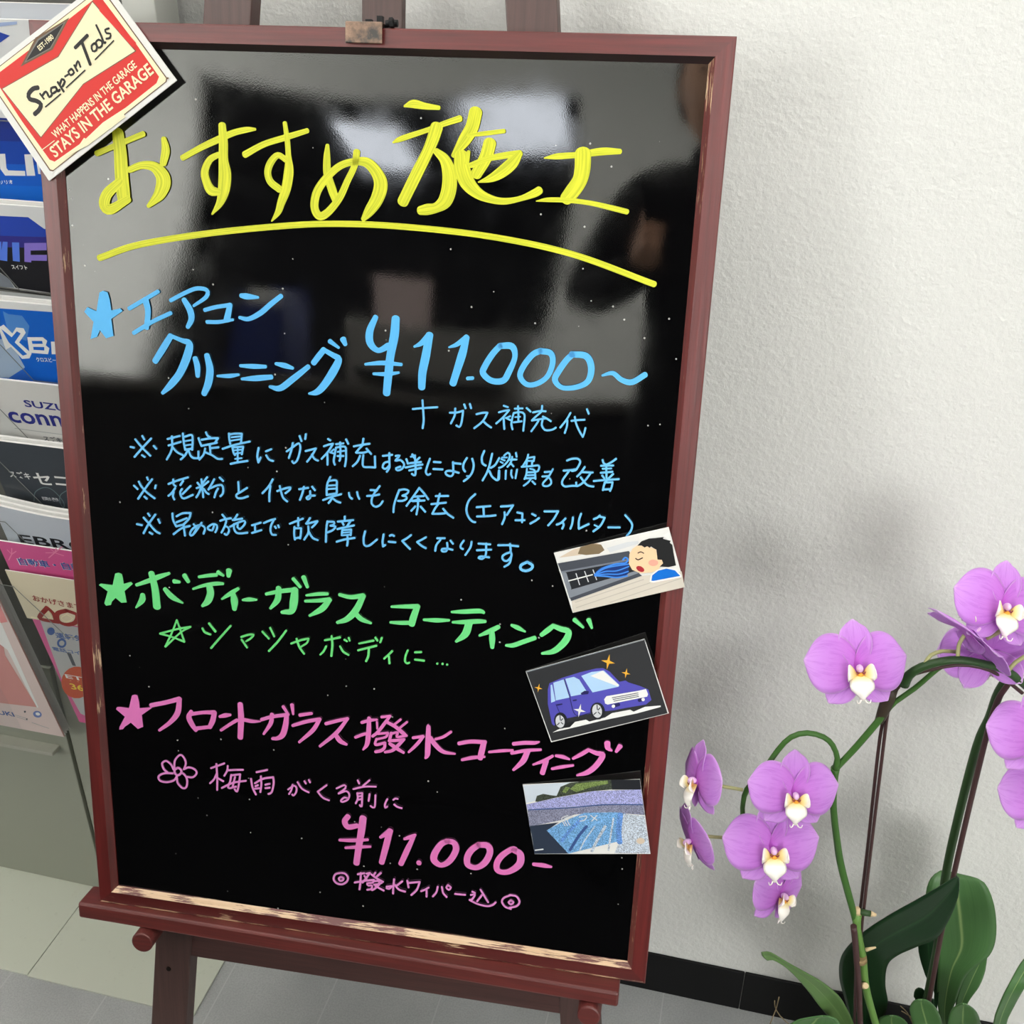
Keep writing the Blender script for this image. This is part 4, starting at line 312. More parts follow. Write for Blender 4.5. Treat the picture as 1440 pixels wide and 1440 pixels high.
ORC = {
'stems': {"left_low": [[0.393, -0.2, 0.118], [0.3982, -0.19, 0.2387], [0.3825, -0.198, 0.2781], [0.3623, -0.203, 0.3372], [0.3515, -0.205, 0.3826], [0.3393, -0.204, 0.4223], [0.337, -0.2, 0.4421]], "left_main": [[0.3456, -0.2, 0.4047], [0.3331, -0.2017, 0.442], [0.3117, -0.2033, 0.5031], [0.3011, -0.205, 0.5422], [0.2916, -0.2067, 0.5844], [0.2874, -0.2083, 0.618], [0.2859, -0.21, 0.6333]], "left_branch": [[0.2862, -0.21, 0.6313], [0.2857, -0.2112, 0.6463], [0.2792, -0.2125, 0.6616], [0.2698, -0.2137, 0.6704], [0.2549, -0.215, 0.6732], [0.2413, -0.2163, 0.6664], [0.2317, -0.2175, 0.6497], [0.2205, -0.2188, 0.6202], [0.2094, -0.22, 0.5983], [0.2077, -0.22, 0.5811], [0.2092, -0.22, 0.5644], [0.217, -0.22, 0.5315], [0.2252, -0.22, 0.5023]], "left_up": [[0.2859, -0.21, 0.6333], [0.2905, -0.2087, 0.64], [0.3005, -0.2075, 0.66], [0.313, -0.2063, 0.6885], [0.3195, -0.205, 0.7039], [0.3255, -0.2037, 0.7145], [0.3391, -0.2025, 0.7316], [0.3535, -0.2013, 0.7541], [0.3609, -0.2, 0.7606]], "node": [[0.3159, -0.203, 0.6895], [0.3184, -0.204, 0.7103], [0.3208, -0.205, 0.7299]], "arch": [[0.3275, -0.21, 0.7394], [0.33, -0.2114, 0.7509], [0.338, -0.2129, 0.7622], [0.3519, -0.2143, 0.7718], [0.3671, -0.2129, 0.7753], [0.3867, -0.2086, 0.7717], [0.4069, -0.2043, 0.7654], [0.43, -0.2, 0.7474]], "right_main": [[0.45, -0.182, 0.118], [0.4408, -0.15, 0.2322], [0.4403, -0.15, 0.2717], [0.4338, -0.15, 0.3714], [0.4236, -0.15, 0.4576], [0.4183, -0.1533, 0.5422], [0.4155, -0.1567, 0.6415], [0.4183, -0.16, 0.6803], [0.4191, -0.1633, 0.7135], [0.4254, -0.1667, 0.7447], [0.4304, -0.17, 0.7676]]},
'stakes': {"s1": [[0.384, -0.198, 0.1], [0.3706, -0.185, 0.2102], [0.3469, -0.187, 0.3795], [0.3398, -0.189, 0.4534], [0.3339, -0.191, 0.5231], [0.3228, -0.193, 0.6485], [0.3208, -0.195, 0.6848], [0.3202, -0.197, 0.7126]], "s2": [[0.389, -0.203, 0.1], [0.3755, -0.192, 0.222], [0.3492, -0.1933, 0.3878], [0.3419, -0.1947, 0.4603], [0.3361, -0.196, 0.5288], [0.3259, -0.1973, 0.6529], [0.3229, -0.1987, 0.6882], [0.3212, -0.2, 0.7151]], "s3": [[0.3201, -0.2, 0.7019], [0.323, -0.2013, 0.722], [0.3296, -0.2025, 0.7387], [0.3361, -0.2037, 0.7477], [0.3504, -0.205, 0.757], [0.3682, -0.2025, 0.7627], [0.3873, -0.2, 0.762], [0.405, -0.1975, 0.7548], [0.4277, -0.195, 0.7378]], "s4": [[0.394, -0.212, 0.1], [0.3698, -0.212, 0.2599], [0.3635, -0.212, 0.2908], [0.3532, -0.212, 0.3459], [0.3401, -0.212, 0.4076], [0.3338, -0.212, 0.4349]], "s5": [[0.447, -0.185, 0.1], [0.4418, -0.16, 0.2463], [0.4384, -0.1629, 0.2936], [0.4304, -0.1657, 0.3942], [0.4245, -0.1686, 0.4872], [0.4185, -0.1714, 0.6105], [0.4156, -0.1743, 0.6989], [0.4199, -0.1771, 0.7316], [0.4299, -0.18, 0.7624]]},
'pedicels': {"f7": [[0.2055, -0.222, 0.5984], [0.188, -0.2235, 0.5998], [0.1678, -0.225, 0.6015]], "f8": [[0.1945, -0.222, 0.5331], [0.1776, -0.221, 0.5296], [0.1645, -0.22, 0.5315]], "f8b": [[0.1945, -0.222, 0.5331], [0.2059, -0.22, 0.5322], [0.2192, -0.218, 0.5256]], "f11": [[0.2211, -0.222, 0.5055], [0.2328, -0.2213, 0.492], [0.2438, -0.2207, 0.4805], [0.2567, -0.22, 0.467]], "f1": [[0.3399, -0.213, 0.7662], [0.3443, -0.2087, 0.7732], [0.3535, -0.2043, 0.7759], [0.3649, -0.2, 0.7742]], "f3": [[0.3652, -0.213, 0.7743], [0.3646, -0.2087, 0.7814], [0.3653, -0.2043, 0.7869], [0.3696, -0.2, 0.7966]], "f2": [[0.389, -0.19, 0.7853], [0.3944, -0.19, 0.7907], [0.4005, -0.19, 0.7985], [0.4, -0.19, 0.8068]], "f4": [[0.4082, -0.205, 0.7652], [0.4131, -0.2025, 0.7739], [0.422, -0.2, 0.7823]], "f9": [[0.2259, -0.222, 0.6304], [0.2285, -0.2235, 0.6295], [0.2442, -0.225, 0.6232]], "f10": [[0.211, -0.222, 0.5582], [0.2228, -0.225, 0.5511], [0.2381, -0.228, 0.5406]], "f1b": [[0.329, -0.21, 0.7461], [0.3207, -0.2117, 0.7386], [0.3039, -0.2133, 0.7402], [0.2854, -0.215, 0.7521]], "r1": [[0.2739, -0.2, 0.2401], [0.2776, -0.2, 0.2705], [0.2782, -0.2, 0.2908]], "r2": [[0.2966, -0.2, 0.248], [0.2832, -0.2, 0.2605], [0.2762, -0.2, 0.2734], [0.2745, -0.2, 0.2835]], "r3": [[0.4314, -0.16, 0.241], [0.4219, -0.16, 0.2584], [0.4129, -0.16, 0.2673]], "r4": [[0.4348, -0.16, 0.2456], [0.4248, -0.16, 0.2542], [0.4154, -0.16, 0.2596]]},
'leaves': {"A": [[[0.381, -0.2, 0.122], [0.3808, -0.185, 0.1482], [0.3803, -0.14, 0.1704], [0.3696, -0.15, 0.2074], [0.355, -0.16, 0.2566], [0.3408, -0.17, 0.3053], [0.3365, -0.18, 0.3519], [0.3481, -0.185, 0.3925], [0.3671, -0.19, 0.4308], [0.3904, -0.195, 0.4691], [0.4081, -0.2, 0.5005], [0.4158, -0.2, 0.5121], [0.4186, -0.2, 0.5156]], [[0.403, -0.2, 0.122], [0.4029, -0.185, 0.1482], [0.4026, -0.14, 0.1782], [0.4008, -0.15, 0.2181], [0.3997, -0.16, 0.2646], [0.3891, -0.17, 0.3076], [0.3835, -0.18, 0.3507], [0.3891, -0.185, 0.3742], [0.4039, -0.19, 0.3986], [0.4195, -0.195, 0.4256], [0.4243, -0.2, 0.4745], [0.4236, -0.2, 0.4979], [0.4204, -0.2, 0.512]]], "B": [[[0.396, -0.205, 0.122], [0.3897, -0.2012, 0.1787], [0.3709, -0.19, 0.2374], [0.3589, -0.2067, 0.2816], [0.3445, -0.2233, 0.3242], [0.3291, -0.24, 0.3632], [0.3099, -0.2467, 0.3864], [0.2899, -0.2533, 0.4041], [0.2704, -0.26, 0.4211], [0.2536, -0.2633, 0.4339], [0.2466, -0.2667, 0.437], [0.2434, -0.27, 0.439]], [[0.374, -0.205, 0.122], [0.3702, -0.2012, 0.1787], [0.3588, -0.19, 0.2332], [0.3434, -0.2067, 0.2749], [0.3303, -0.2233, 0.3048], [0.3148, -0.24, 0.3397], [0.2989, -0.2467, 0.3682], [0.2837, -0.2533, 0.3931], [0.2684, -0.26, 0.4146], [0.2557, -0.2633, 0.4241], [0.2499, -0.2667, 0.4253], [0.2448, -0.27, 0.4342]]], "C": [[[0.441, -0.18, 0.122], [0.45, -0.165, 0.152], [0.477, -0.12, 0.1799], [0.4695, -0.1233, 0.2108], [0.4577, -0.1267, 0.2534], [0.4486, -0.13, 0.3054], [0.4408, -0.1267, 0.3412], [0.4264, -0.1233, 0.3774], [0.4184, -0.12, 0.4029], [0.4208, -0.1133, 0.42], [0.4284, -0.1067, 0.4264], [0.4339, -0.1, 0.4225]], [[0.463, -0.18, 0.122], [0.4693, -0.165, 0.152], [0.4883, -0.12, 0.1839], [0.4791, -0.1233, 0.2176], [0.4781, -0.1267, 0.2498], [0.4793, -0.13, 0.3018], [0.4963, -0.1267, 0.3356], [0.4972, -0.1233, 0.3668], [0.4867, -0.12, 0.4062], [0.4735, -0.1133, 0.4277], [0.4605, -0.1067, 0.4275], [0.4505, -0.1, 0.421]]], "D": [[[0.447, -0.175, 0.122], [0.4557, -0.1637, 0.1719], [0.482, -0.13, 0.2207], [0.4788, -0.128, 0.2483], [0.4777, -0.126, 0.2812], [0.482, -0.1236, 0.3078], [0.4898, -0.1208, 0.3216], [0.4953, -0.118, 0.3221]], [[0.469, -0.175, 0.122], [0.4738, -0.1637, 0.1719], [0.488, -0.13, 0.2227], [0.4907, -0.128, 0.2575], [0.497, -0.126, 0.2841], [0.4985, -0.1236, 0.3081], [0.4969, -0.1208, 0.3253], [0.4972, -0.118, 0.3246]]], "E": [[[0.435, -0.2, 0.122], [0.4347, -0.1925, 0.1809], [0.4338, -0.17, 0.2349], [0.4236, -0.18, 0.2692], [0.4144, -0.19, 0.3013], [0.414, -0.195, 0.3199], [0.4166, -0.2, 0.3306]], [[0.457, -0.2, 0.122], [0.4581, -0.1925, 0.1809], [0.4613, -0.17, 0.2445], [0.4528, -0.18, 0.2772], [0.4407, -0.19, 0.3085], [0.4301, -0.195, 0.3246], [0.4231, -0.2, 0.3327]]], "F": [[[0.449, -0.198, 0.122], [0.4528, -0.191, 0.1866], [0.4642, -0.17, 0.2455], [0.4582, -0.18, 0.281], [0.4547, -0.19, 0.3132], [0.4577, -0.195, 0.3299], [0.4593, -0.2, 0.3384]], [[0.471, -0.198, 0.122], [0.4775, -0.191, 0.1866], [0.4968, -0.17, 0.257], [0.4889, -0.18, 0.2916], [0.4784, -0.19, 0.3179], [0.4683, -0.195, 0.3309], [0.4621, -0.2, 0.3387]]], "G": [[[0.434, -0.175, 0.122], [0.4392, -0.1637, 0.1863], [0.4548, -0.13, 0.2499], [0.4387, -0.1275, 0.2858], [0.4297, -0.125, 0.3065], [0.4247, -0.1225, 0.3233], [0.4293, -0.12, 0.3282]], [[0.456, -0.175, 0.122], [0.4567, -0.1637, 0.1863], [0.4589, -0.13, 0.2513], [0.4526, -0.1275, 0.2902], [0.448, -0.125, 0.3154], [0.4441, -0.1225, 0.3372], [0.4402, -0.12, 0.3369]]], "H": [[[0.491, -0.2, 0.122], [0.4918, -0.2, 0.2102], [0.4941, -0.2, 0.2948], [0.491, -0.2067, 0.3288], [0.4878, -0.2133, 0.3495], [0.4858, -0.22, 0.3884], [0.491, -0.2133, 0.4113], [0.4974, -0.2067, 0.4284], [0.5073, -0.2, 0.4377]], [[0.513, -0.2, 0.122], [0.5133, -0.2, 0.2102], [0.5141, -0.2, 0.3018], [0.5027, -0.2067, 0.331], [0.5013, -0.2133, 0.3695], [0.5011, -0.22, 0.4023], [0.5074, -0.2133, 0.4194], [0.512, -0.2067, 0.4358], [0.5162, -0.2, 0.4462]]], "I": [[[0.429, -0.185, 0.122], [0.4296, -0.1762, 0.1918], [0.4312, -0.15, 0.2584], [0.4267, -0.15, 0.2739], [0.4264, -0.15, 0.2845], [0.4293, -0.15, 0.2892]], [[0.451, -0.185, 0.122], [0.4508, -0.1762, 0.1918], [0.45, -0.15, 0.2647], [0.4459, -0.15, 0.2751], [0.4392, -0.15, 0.283], [0.4329, -0.15, 0.2887]]], "J": [[[0.389, -0.195, 0.122], [0.3907, -0.1888, 0.1744], [0.3958, -0.17, 0.2216], [0.3907, -0.1733, 0.2505], [0.3945, -0.1767, 0.2642], [0.3993, -0.18, 0.2717]], [[0.411, -0.195, 0.122], [0.4147, -0.1888, 0.1744], [0.4259, -0.17, 0.2321], [0.4207, -0.1733, 0.257], [0.4116, -0.1767, 0.268], [0.4062, -0.18, 0.2734]]], "K": [[[0.369, -0.215, 0.122], [0.3484, -0.2238, 0.2135], [0.2868, -0.25, 0.2956], [0.2907, -0.25, 0.3196], [0.3059, -0.25, 0.3319], [0.3133, -0.25, 0.3359]], [[0.391, -0.215, 0.122], [0.3783, -0.2238, 0.2135], [0.3402, -0.25, 0.3143], [0.3342, -0.25, 0.3345], [0.3256, -0.25, 0.3395], [0.3207, -0.25, 0.3394]]]},
'flowers': [["L1", [0.2832, -0.235, 0.7683], 0.0865, [[0.972, 0.2223, 0.076], [-0.1876, 0.5398, 0.8206], [0.1414, -0.8119, 0.5664]]], ["R2", [0.3921, -0.2, 0.8262], 0.0828, [[0.9572, 0.1992, -0.2102], [0.05, 0.6013, 0.7975], [0.2852, -0.7738, 0.5656]]], ["L3", [0.371, -0.215, 0.8032], 0.089, [[-0.7605, -0.062, 0.6464], [0.3423, -0.8842, 0.3179], [0.5518, 0.4629, 0.6937]]], ["L4", [0.3924, -0.19, 0.771], 0.08, [[-0.9372, 0.0605, -0.3434], [-0.3137, 0.2836, 0.9062], [0.1522, 0.957, -0.2468]]], ["R5", [0.448, -0.2, 0.6997], 0.0875, [[0.9466, 0.3201, -0.0394], [-0.1362, 0.5077, 0.8507], [0.2923, -0.7999, 0.5242]]], ["R6", [0.4703, -0.2, 0.632], 0.0837, [[0.9466, 0.3201, -0.0394], [-0.1362, 0.5077, 0.8507], [0.2923, -0.7999, 0.5242]]], ["L7", [0.1624, -0.235, 0.6136], 0.0793, [[0.4452, -0.7428, 0.5001], [-0.0919, 0.5176, 0.8507], [-0.8907, -0.4247, 0.1622]]], ["L8", [0.164, -0.225, 0.5261], 0.0791, [[0.4089, -0.7881, 0.4601], [-0.3824, 0.3099, 0.8705], [-0.8286, -0.5319, -0.1747]]], ["L9", [0.2504, -0.24, 0.6218], 0.0838, [[0.9749, 0.2215, -0.0228], [-0.0772, 0.4322, 0.8985], [0.2089, -0.8742, 0.4384]]], ["L10", [0.2386, -0.25, 0.5592], 0.0912, [[0.9716, 0.2365, 0.0087], [-0.1215, 0.4673, 0.8757], [0.2031, -0.8519, 0.4828]]], ["L11", [0.256, -0.232, 0.4829], 0.0774, [[0.6431, 0.5793, -0.5009], [0.163, 0.5355, 0.8286], [0.7482, -0.6145, 0.25]]]]}
BOARD = Matrix(((0.9974, -0.0698, -0.0152, -0.1636), (0.0715, 0.9748, 0.2116, -0.3032), (0.0, -0.2121, 0.9772, 0.3718), (0, 0, 0, 1)))
BH = 0.8926

# ------------------------------------------------------------------ materials
def mat_wall():
    m = mat('wallpaper', (222, 222, 219), 0.75, 0.25); n = N(m)
    v = n.coord('Object', (1, 1, 1))
    a = n.noise(v, 190, 5, 0.62); b = n.noise(v, 75, 3, 0.5)
    mx = n.add('ShaderNodeMath', operation='ADD'); n.link(a, mx.inputs[0]); n.link(b, mx.inputs[1])
    n.bump(mx.outputs[0], 0.6, 0.0026)
    return m
M_WALL = mat_wall()
M_CEIL = mat('ceiling_white', (236, 236, 232), 0.8, 0.2)
M_PLAIN = mat('painted_white', (226, 226, 222), 0.7, 0.2)
M_DARK = mat('workshop_dark', (24, 24, 26), 0.8, 0.2)
M_BASE = mat('baseboard_black', (7, 7, 9), 0.5, 0.25)
def mat_floor():
    m = mat('floor_tile', (150, 152, 154), 0.45, 0.4); n = N(m)
    v = n.coord('Object', (1, 1, 1))
    sp = n.ramp(n.noise(v, 420, 2, 0.6), [(0.35, lin((166, 168, 169))), (0.6, lin((180, 182, 182)))])
    big = n.noise(v, 7, 4, 0.6)
    c = n.mix(n.ramp(big, [(0.35, (0, 0, 0)), (0.75, (0.35, 0.35, 0.35))]), sp, lin((128, 130, 132)))
    br = n.add('ShaderNodeTexBrick'); br.offset = 0.0
    br.inputs['Color1'].default_value = (1, 1, 1, 1); br.inputs['Color2'].default_value = (1, 1, 1, 1); br.inputs['Mortar'].default_value = (0.0, 0.0, 0.0, 1)
    br.inputs['Scale'].default_value = 1.0; br.inputs['Mortar Size'].default_value = 0.001; br.inputs['Brick Width'].default_value = 0.152; br.inputs['Row Height'].default_value = 0.914
    br.inputs['Mortar Smooth'].default_value = 0.1
    n.link(n.coord('Object', (1, 1, 1)), br.inputs['Vector'])
    c2 = n.mix(br.outputs['Color'], lin((182, 184, 184)), c)
    n.link(c2, n.b.inputs['Base Color'])
    return m
M_FLOOR = mat_floor()
def mat_wood(name, base, dark, rough=0.38, wear=0.0, axis='x', scale=1.0):
    m = mat(name, base, rough, 0.9); n = N(m)
    s = (9, 260, 260) if axis == 'x' else (260, 260, 9)
    v = n.coord('Object', s)
    g = n.noise(v, 1.0 * scale, 4, 0.6)
    c = n.mix(n.ramp(g, [(0.32, (0, 0, 0)), (0.68, (1, 1, 1))]), lin(dark), lin(base))
    if wear:
        s2 = (34, 700, 700) if axis == 'x' else (700, 700, 34)
        w1 = n.noise(n.coord('Object', s2), 1.0, 5, 0.7)
        w2 = n.noise(n.coord('Object', (16, 16, 16)), 1.0, 2, 0.5)
        ad = n.add('ShaderNodeMath', operation='ADD'); n.link(w1, ad.inputs[0]); n.link(w2, ad.inputs[1])
        th = 1.27 - wear * 0.42
        f = n.ramp(ad.outputs[0], [(max(0.0, (th - 0.02) / 2), (0, 0, 0)), (min(1.0, (th + 0.04) / 2), (1, 1, 1))])
        hf = n.add('ShaderNodeMath', operation='MULTIPLY'); n.link(ad.outputs[0], hf.inputs[0]); hf.inputs[1].default_value = 0.5
        f.node.inputs['Fac'].links and n.t.links.remove(f.node.inputs['Fac'].links[0]); n.link(hf.outputs[0], f.node.inputs['Fac'])
        c = n.mix(f, c, n.mix(g, lin((196, 150, 105)), lin((240, 214, 180))))
    n.link(c, n.b.inputs['Base Color'])
    n.bump(g, 0.25, 0.0006)
    return m
RED, RED2 = (112, 37, 35), (84, 26, 25)
M_FRX = mat_wood('frame_red_h', RED, RED2, 0.36, 0.0, 'x')
M_FRZ = mat_wood('frame_red_v', RED, RED2, 0.36, 0.0, 'z')
M_BEVB = mat_wood('frame_worn_bottom', RED, RED2, 0.45, 0.7, 'x')
M_CHAM = mat_wood('frame_worn_edge', (92, 30, 28), RED2, 0.45, 0.62, 'x')
M_BOTX = mat_wood('frame_red_bottom', (92, 30, 28), RED2, 0.4, 0.1, 'x')
M_BEVZ = mat_wood('frame_worn_side', RED, RED2, 0.42, 0.22, 'z')
M_BEVT = mat_wood('frame_bevel_top_shaded', (40, 12, 12), (25, 8, 8), 0.45, 0.0, 'x')  # recess shadow under the top rail put into this darker red
M_EASX = mat_wood('easel_red_h', (112, 44, 40), (86, 32, 30), 0.45, 0.0, 'x')
M_EASD = mat_wood('easel_dark', (84, 56, 52), (66, 43, 40), 0.5, 0.0, 'z')
M_EASR = mat_wood('easel_rail', (84, 50, 46), (64, 36, 34), 0.5, 0.0, 'x')

def mat_panel():
    m = mat('black_lacquer', (5, 5, 6), 0.045, 0.5, 0.0, 2.2); n = N(m)
    v = n.coord('Object', (1, 1, 1))
    vo = n.add('ShaderNodeTexVoronoi'); vo.inputs['Scale'].default_value = 105.0; n.link(v, vo.inputs['Vector'])
    sep = n.add('ShaderNodeSeparateColor'); n.link(vo.outputs['Color'], sep.inputs[0])
    a = n.add('ShaderNodeMath', operation='LESS_THAN'); n.link(vo.outputs['Distance'], a.inputs[0]); a.inputs[1].default_value = 0.09
    b = n.add('ShaderNodeMath', operation='GREATER_THAN'); n.link(sep.outputs[0], b.inputs[0]); b.inputs[1].default_value = 0.87
    c = n.add('ShaderNodeMath', operation='MULTIPLY'); n.link(a.outputs[0], c.inputs[0]); n.link(b.outputs[0], c.inputs[1])
    n.link(n.mix(c.outputs[0], lin((5, 5, 6)), lin((190, 188, 184))), n.b.inputs['Base Color'])
    r = n.ramp(n.noise(n.coord('Object', (40, 40, 40)), 1.0, 3), [(0.3, (0.03, 0.03, 0.03)), (0.8, (0.09, 0.09, 0.09))])
    n.link(r, n.b.inputs['Roughness'])
    n.bump(n.noise(v, 900, 1), 0.02, 0.0003)
    return m
M_PANEL = mat_panel()

def mat_paint(name, base, light, streak):
    m = mat(name, base, 0.5, 0.35); n = N(m)
    v = n.coord('UV', (18, 620, 1))
    g = n.noise(v, 1.0, 3, 0.6)
    n.link(n.mix(n.ramp(g, [(0.5 - streak, (0, 0, 0)), (0.62, (1, 1, 1))]), lin(light), lin(base)), n.b.inputs['Base Color'])
    return m
P_YEL = mat_paint('paint_yellow', (230, 230, 58), (188, 196, 40), 0.16)
P_BLU = mat_paint('paint_blue', (96, 192, 252), (92, 184, 246), 0.1)
P_BLT = mat_paint('paint_blue_thin', (104, 192, 250), (122, 198, 246), 0.2)
P_GRN = mat_paint('paint_green', (98, 222, 128), (126, 224, 146), 0.1)
P_GRT = mat_paint('paint_green_thin', (96, 220, 118), (130, 222, 140), 0.2)
P_PNK = mat_paint('paint_pink', (238, 116, 190), (222, 128, 196), 0.1)
P_PKT = mat_paint('paint_pink_thin', (234, 138, 210), (226, 152, 214), 0.2)

M_PAPER = mat('paper_white', (232, 231, 228), 0.5, 0.35)
M_STEEL = mat('rack_metal', (156, 159, 145), 0.42, 0.5)
M_STEELSHADE = mat('rack_metal_shaded', (92, 92, 86), 0.5, 0.4)  # shade of the gap behind the pockets put into the metal colour
def mat_plate():
    m = mat('base_plate_green', (186, 192, 176), 0.4, 0.5); n = N(m)
    v = n.coord('Object', (1, 1, 1))
    n.link(n.mix(n.ramp(n.noise(v, 60, 4, 0.7), [(0.62, (0, 0, 0)), (0.8, (0.5, 0.5, 0.5))]), lin((202, 206, 192)), lin((170, 172, 158))), n.b.inputs['Base Color'])
    return m
M_PLATE = mat_plate()
M_RUST = mat('plate_edge_rust', (112, 84, 62), 0.7, 0.3)
def mat_acrylic():
    m = bpy.data.materials.new('clear_acrylic'); m.use_nodes = True; t = m.node_tree; t.nodes.clear()
    o = t.nodes.new('ShaderNodeOutputMaterial'); mx = t.nodes.new('ShaderNodeMixShader'); tr = t.nodes.new('ShaderNodeBsdfTransparent'); g = t.nodes.new('ShaderNodeBsdfGlossy'); fr = None
    tr.inputs[0].default_value = (0.95, 0.96, 0.96, 1); g.inputs['Roughness'].default_value = 0.25
    mx.inputs[0].default_value = 0.07; t.links.new(tr.outputs[0], mx.inputs[1]); t.links.new(g.outputs[0], mx.inputs[2]); t.links.new(mx.outputs[0], o.inputs[0])
    return m
M_ACR = mat_acrylic()
M_ACRE = mat('acrylic_edge', (120, 122, 120), 0.3, 0.5)

# ------------------------------------------------------------------ the room
XL, XR, YF, ZC = -2.7, 3.1, -4.2, 2.6
WX0, WX1, WZ0, WZ1 = 0.6, 2.6, 0.8, 2.4    # added window behind the camera, frontal fill for the lower wall
LY0, LY1, LZ0, LZ1 = -4.0, -2.3, 0.7, 2.4    # added unseen window, lights the wall from the left
def slab(name, lo, hi, m, parent=None):
    bm = bmesh.new(); box(bm, lo, hi)
    return setp(obj(name, bm, m, parent), kind='structure')
slab('floor', (XL - .1, YF - 3.2, -0.06), (XR + .1, 0.1, 0.0), M_FLOOR)
slab('ceiling', (XL - .1, YF - .1, ZC), (XR + .1, 0.1, ZC + .08), M_CEIL)
slab('wall_back', (XL - .1, 0.0, 0.0), (XR + .1, 0.1, ZC), M_WALL)
bm = bmesh.new()      # left wall with an opening for the added fill window
box(bm, (XL - .1, YF, 0), (XL, LY0, ZC)); box(bm, (XL - .1, LY1, 0), (XL, 0.0, ZC)); box(bm, (XL - .1, LY0, 0), (XL, LY1, LZ0)); box(bm, (XL - .1, LY0, LZ1), (XL, LY1, ZC))
setp(obj('wall_left', bm, M_PLAIN), kind='structure')
slab('wall_right', (XR, YF, 0.0), (XR + .1, 0.0, ZC), M_PLAIN)
bm = bmesh.new()
box(bm, (XL - .1, YF - .1, 0), (-2.05, YF, ZC)); box(bm, (-0.24, YF - .1, 0), (WX0, YF, ZC)); box(bm, (-2.05, YF - .1, 2.44), (-0.24, YF, ZC))
box(bm, (WX0, YF - .1, 0), (WX1, YF, WZ0)); box(bm, (WX0, YF - .1, WZ1), (WX1, YF, ZC)); box(bm, (WX1, YF - .1, 0), (XR + .1, YF, ZC))
setp(obj('wall_front', bm, M_PLAIN), kind='structure')
bm = bmesh.new()
box(bm, (-3.2, YF - 3.2, 0), (1.0, YF - 3.1, 2.7)); box(bm, (-3.3, YF - 3.2, 0), (-3.2, YF - .1, 2.7)); box(bm, (1.0, YF - 3.2, 0), (1.1, YF - .1, 2.7)); box(bm, (-3.3, YF - 3.2, 2.7), (1.1, YF - .1, 2.8))
setp(obj('wall_workshop', bm, M_DARK), kind='structure')
bm = bmesh.new(); t_ = .04
for lo, hi in (((WX0, YF - .07, WZ0), (WX0 + t_, YF - .02, WZ1)), ((WX1 - t_, YF - .07, WZ0), (WX1, YF - .02, WZ1)), ((WX0, YF - .07, WZ0), (WX1, YF - .02, WZ0 + t_)), ((WX0, YF - .07, WZ1 - t_), (WX1, YF - .02, WZ1)), ((1.58, YF - .07, WZ0), (1.62, YF - .02, WZ1))): box(bm, lo, hi)
win = setp(obj('window_fill_1', bm, mat('window_alu', (150, 152, 154), .4, .5, .6)), kind='structure')  # added daylight opening, kept outside the board's reflection
bm = bmesh.new(); box(bm, (WX0 + t_, YF - .046, WZ0 + t_), (WX1 - t_, YF - .042, WZ1 - t_)); obj('pane', bm, M_ACR, win)
pl = bpy.data.lights.new('window_fill_portal', 'AREA'); pl.shape = 'RECTANGLE'; pl.size = WX1 - WX0; pl.size_y = WZ1 - WZ0; pl.cycles.is_portal = True
po = bpy.data.objects.new('window_fill_portal', pl); COL.objects.link(po); po.location = ((WX0 + WX1) / 2, YF - .09, (WZ0 + WZ1) / 2); po.rotation_euler = (PI / 2, 0, 0)
bm = bmesh.new()
for lo, hi in (((XL - .07, LY0, LZ0), (XL - .02, LY0 + t_, LZ1)), ((XL - .07, LY1 - t_, LZ0), (XL - .02, LY1, LZ1)), ((XL - .07, LY0, LZ0), (XL - .02, LY1, LZ0 + t_)), ((XL - .07, LY0, LZ1 - t_), (XL - .02, LY1, LZ1)), ((XL - .07, -3.17, LZ0), (XL - .02, -3.13, LZ1))): box(bm, lo, hi)
win = setp(obj('window_fill_2', bm, mat('window_alu', (150, 152, 154), .4, .5, .6)), kind='structure')  # second added opening, daylight fill from the side
bm = bmesh.new(); box(bm, (XL - .046, LY0 + t_, LZ0 + t_), (XL - .042, LY1 - t_, LZ1 - t_)); obj('pane', bm, M_ACR, win)
pl = bpy.data.lights.new('window_fill_portal', 'AREA'); pl.shape = 'RECTANGLE'; pl.size = LZ1 - LZ0; pl.size_y = LY1 - LY0; pl.cycles.is_portal = True
po = bpy.data.objects.new('window_fill_portal', pl); COL.objects.link(po); po.location = (XL - .09, (LY0 + LY1) / 2, (LZ0 + LZ1) / 2); po.rotation_euler = (0, -PI / 2, 0)
# vinyl skirting in two lengths with a seam
bm = bmesh.new()
box(bm, (XL, -0.004, 0.0), (0.2562, 0.0, 0.075)); box(bm, (0.2572, -0.004, 0.0), (XR, 0.0, 0.075))
setp(obj('baseboard_back', bm, M_BASE, bevel=0.0012), kind='structure')

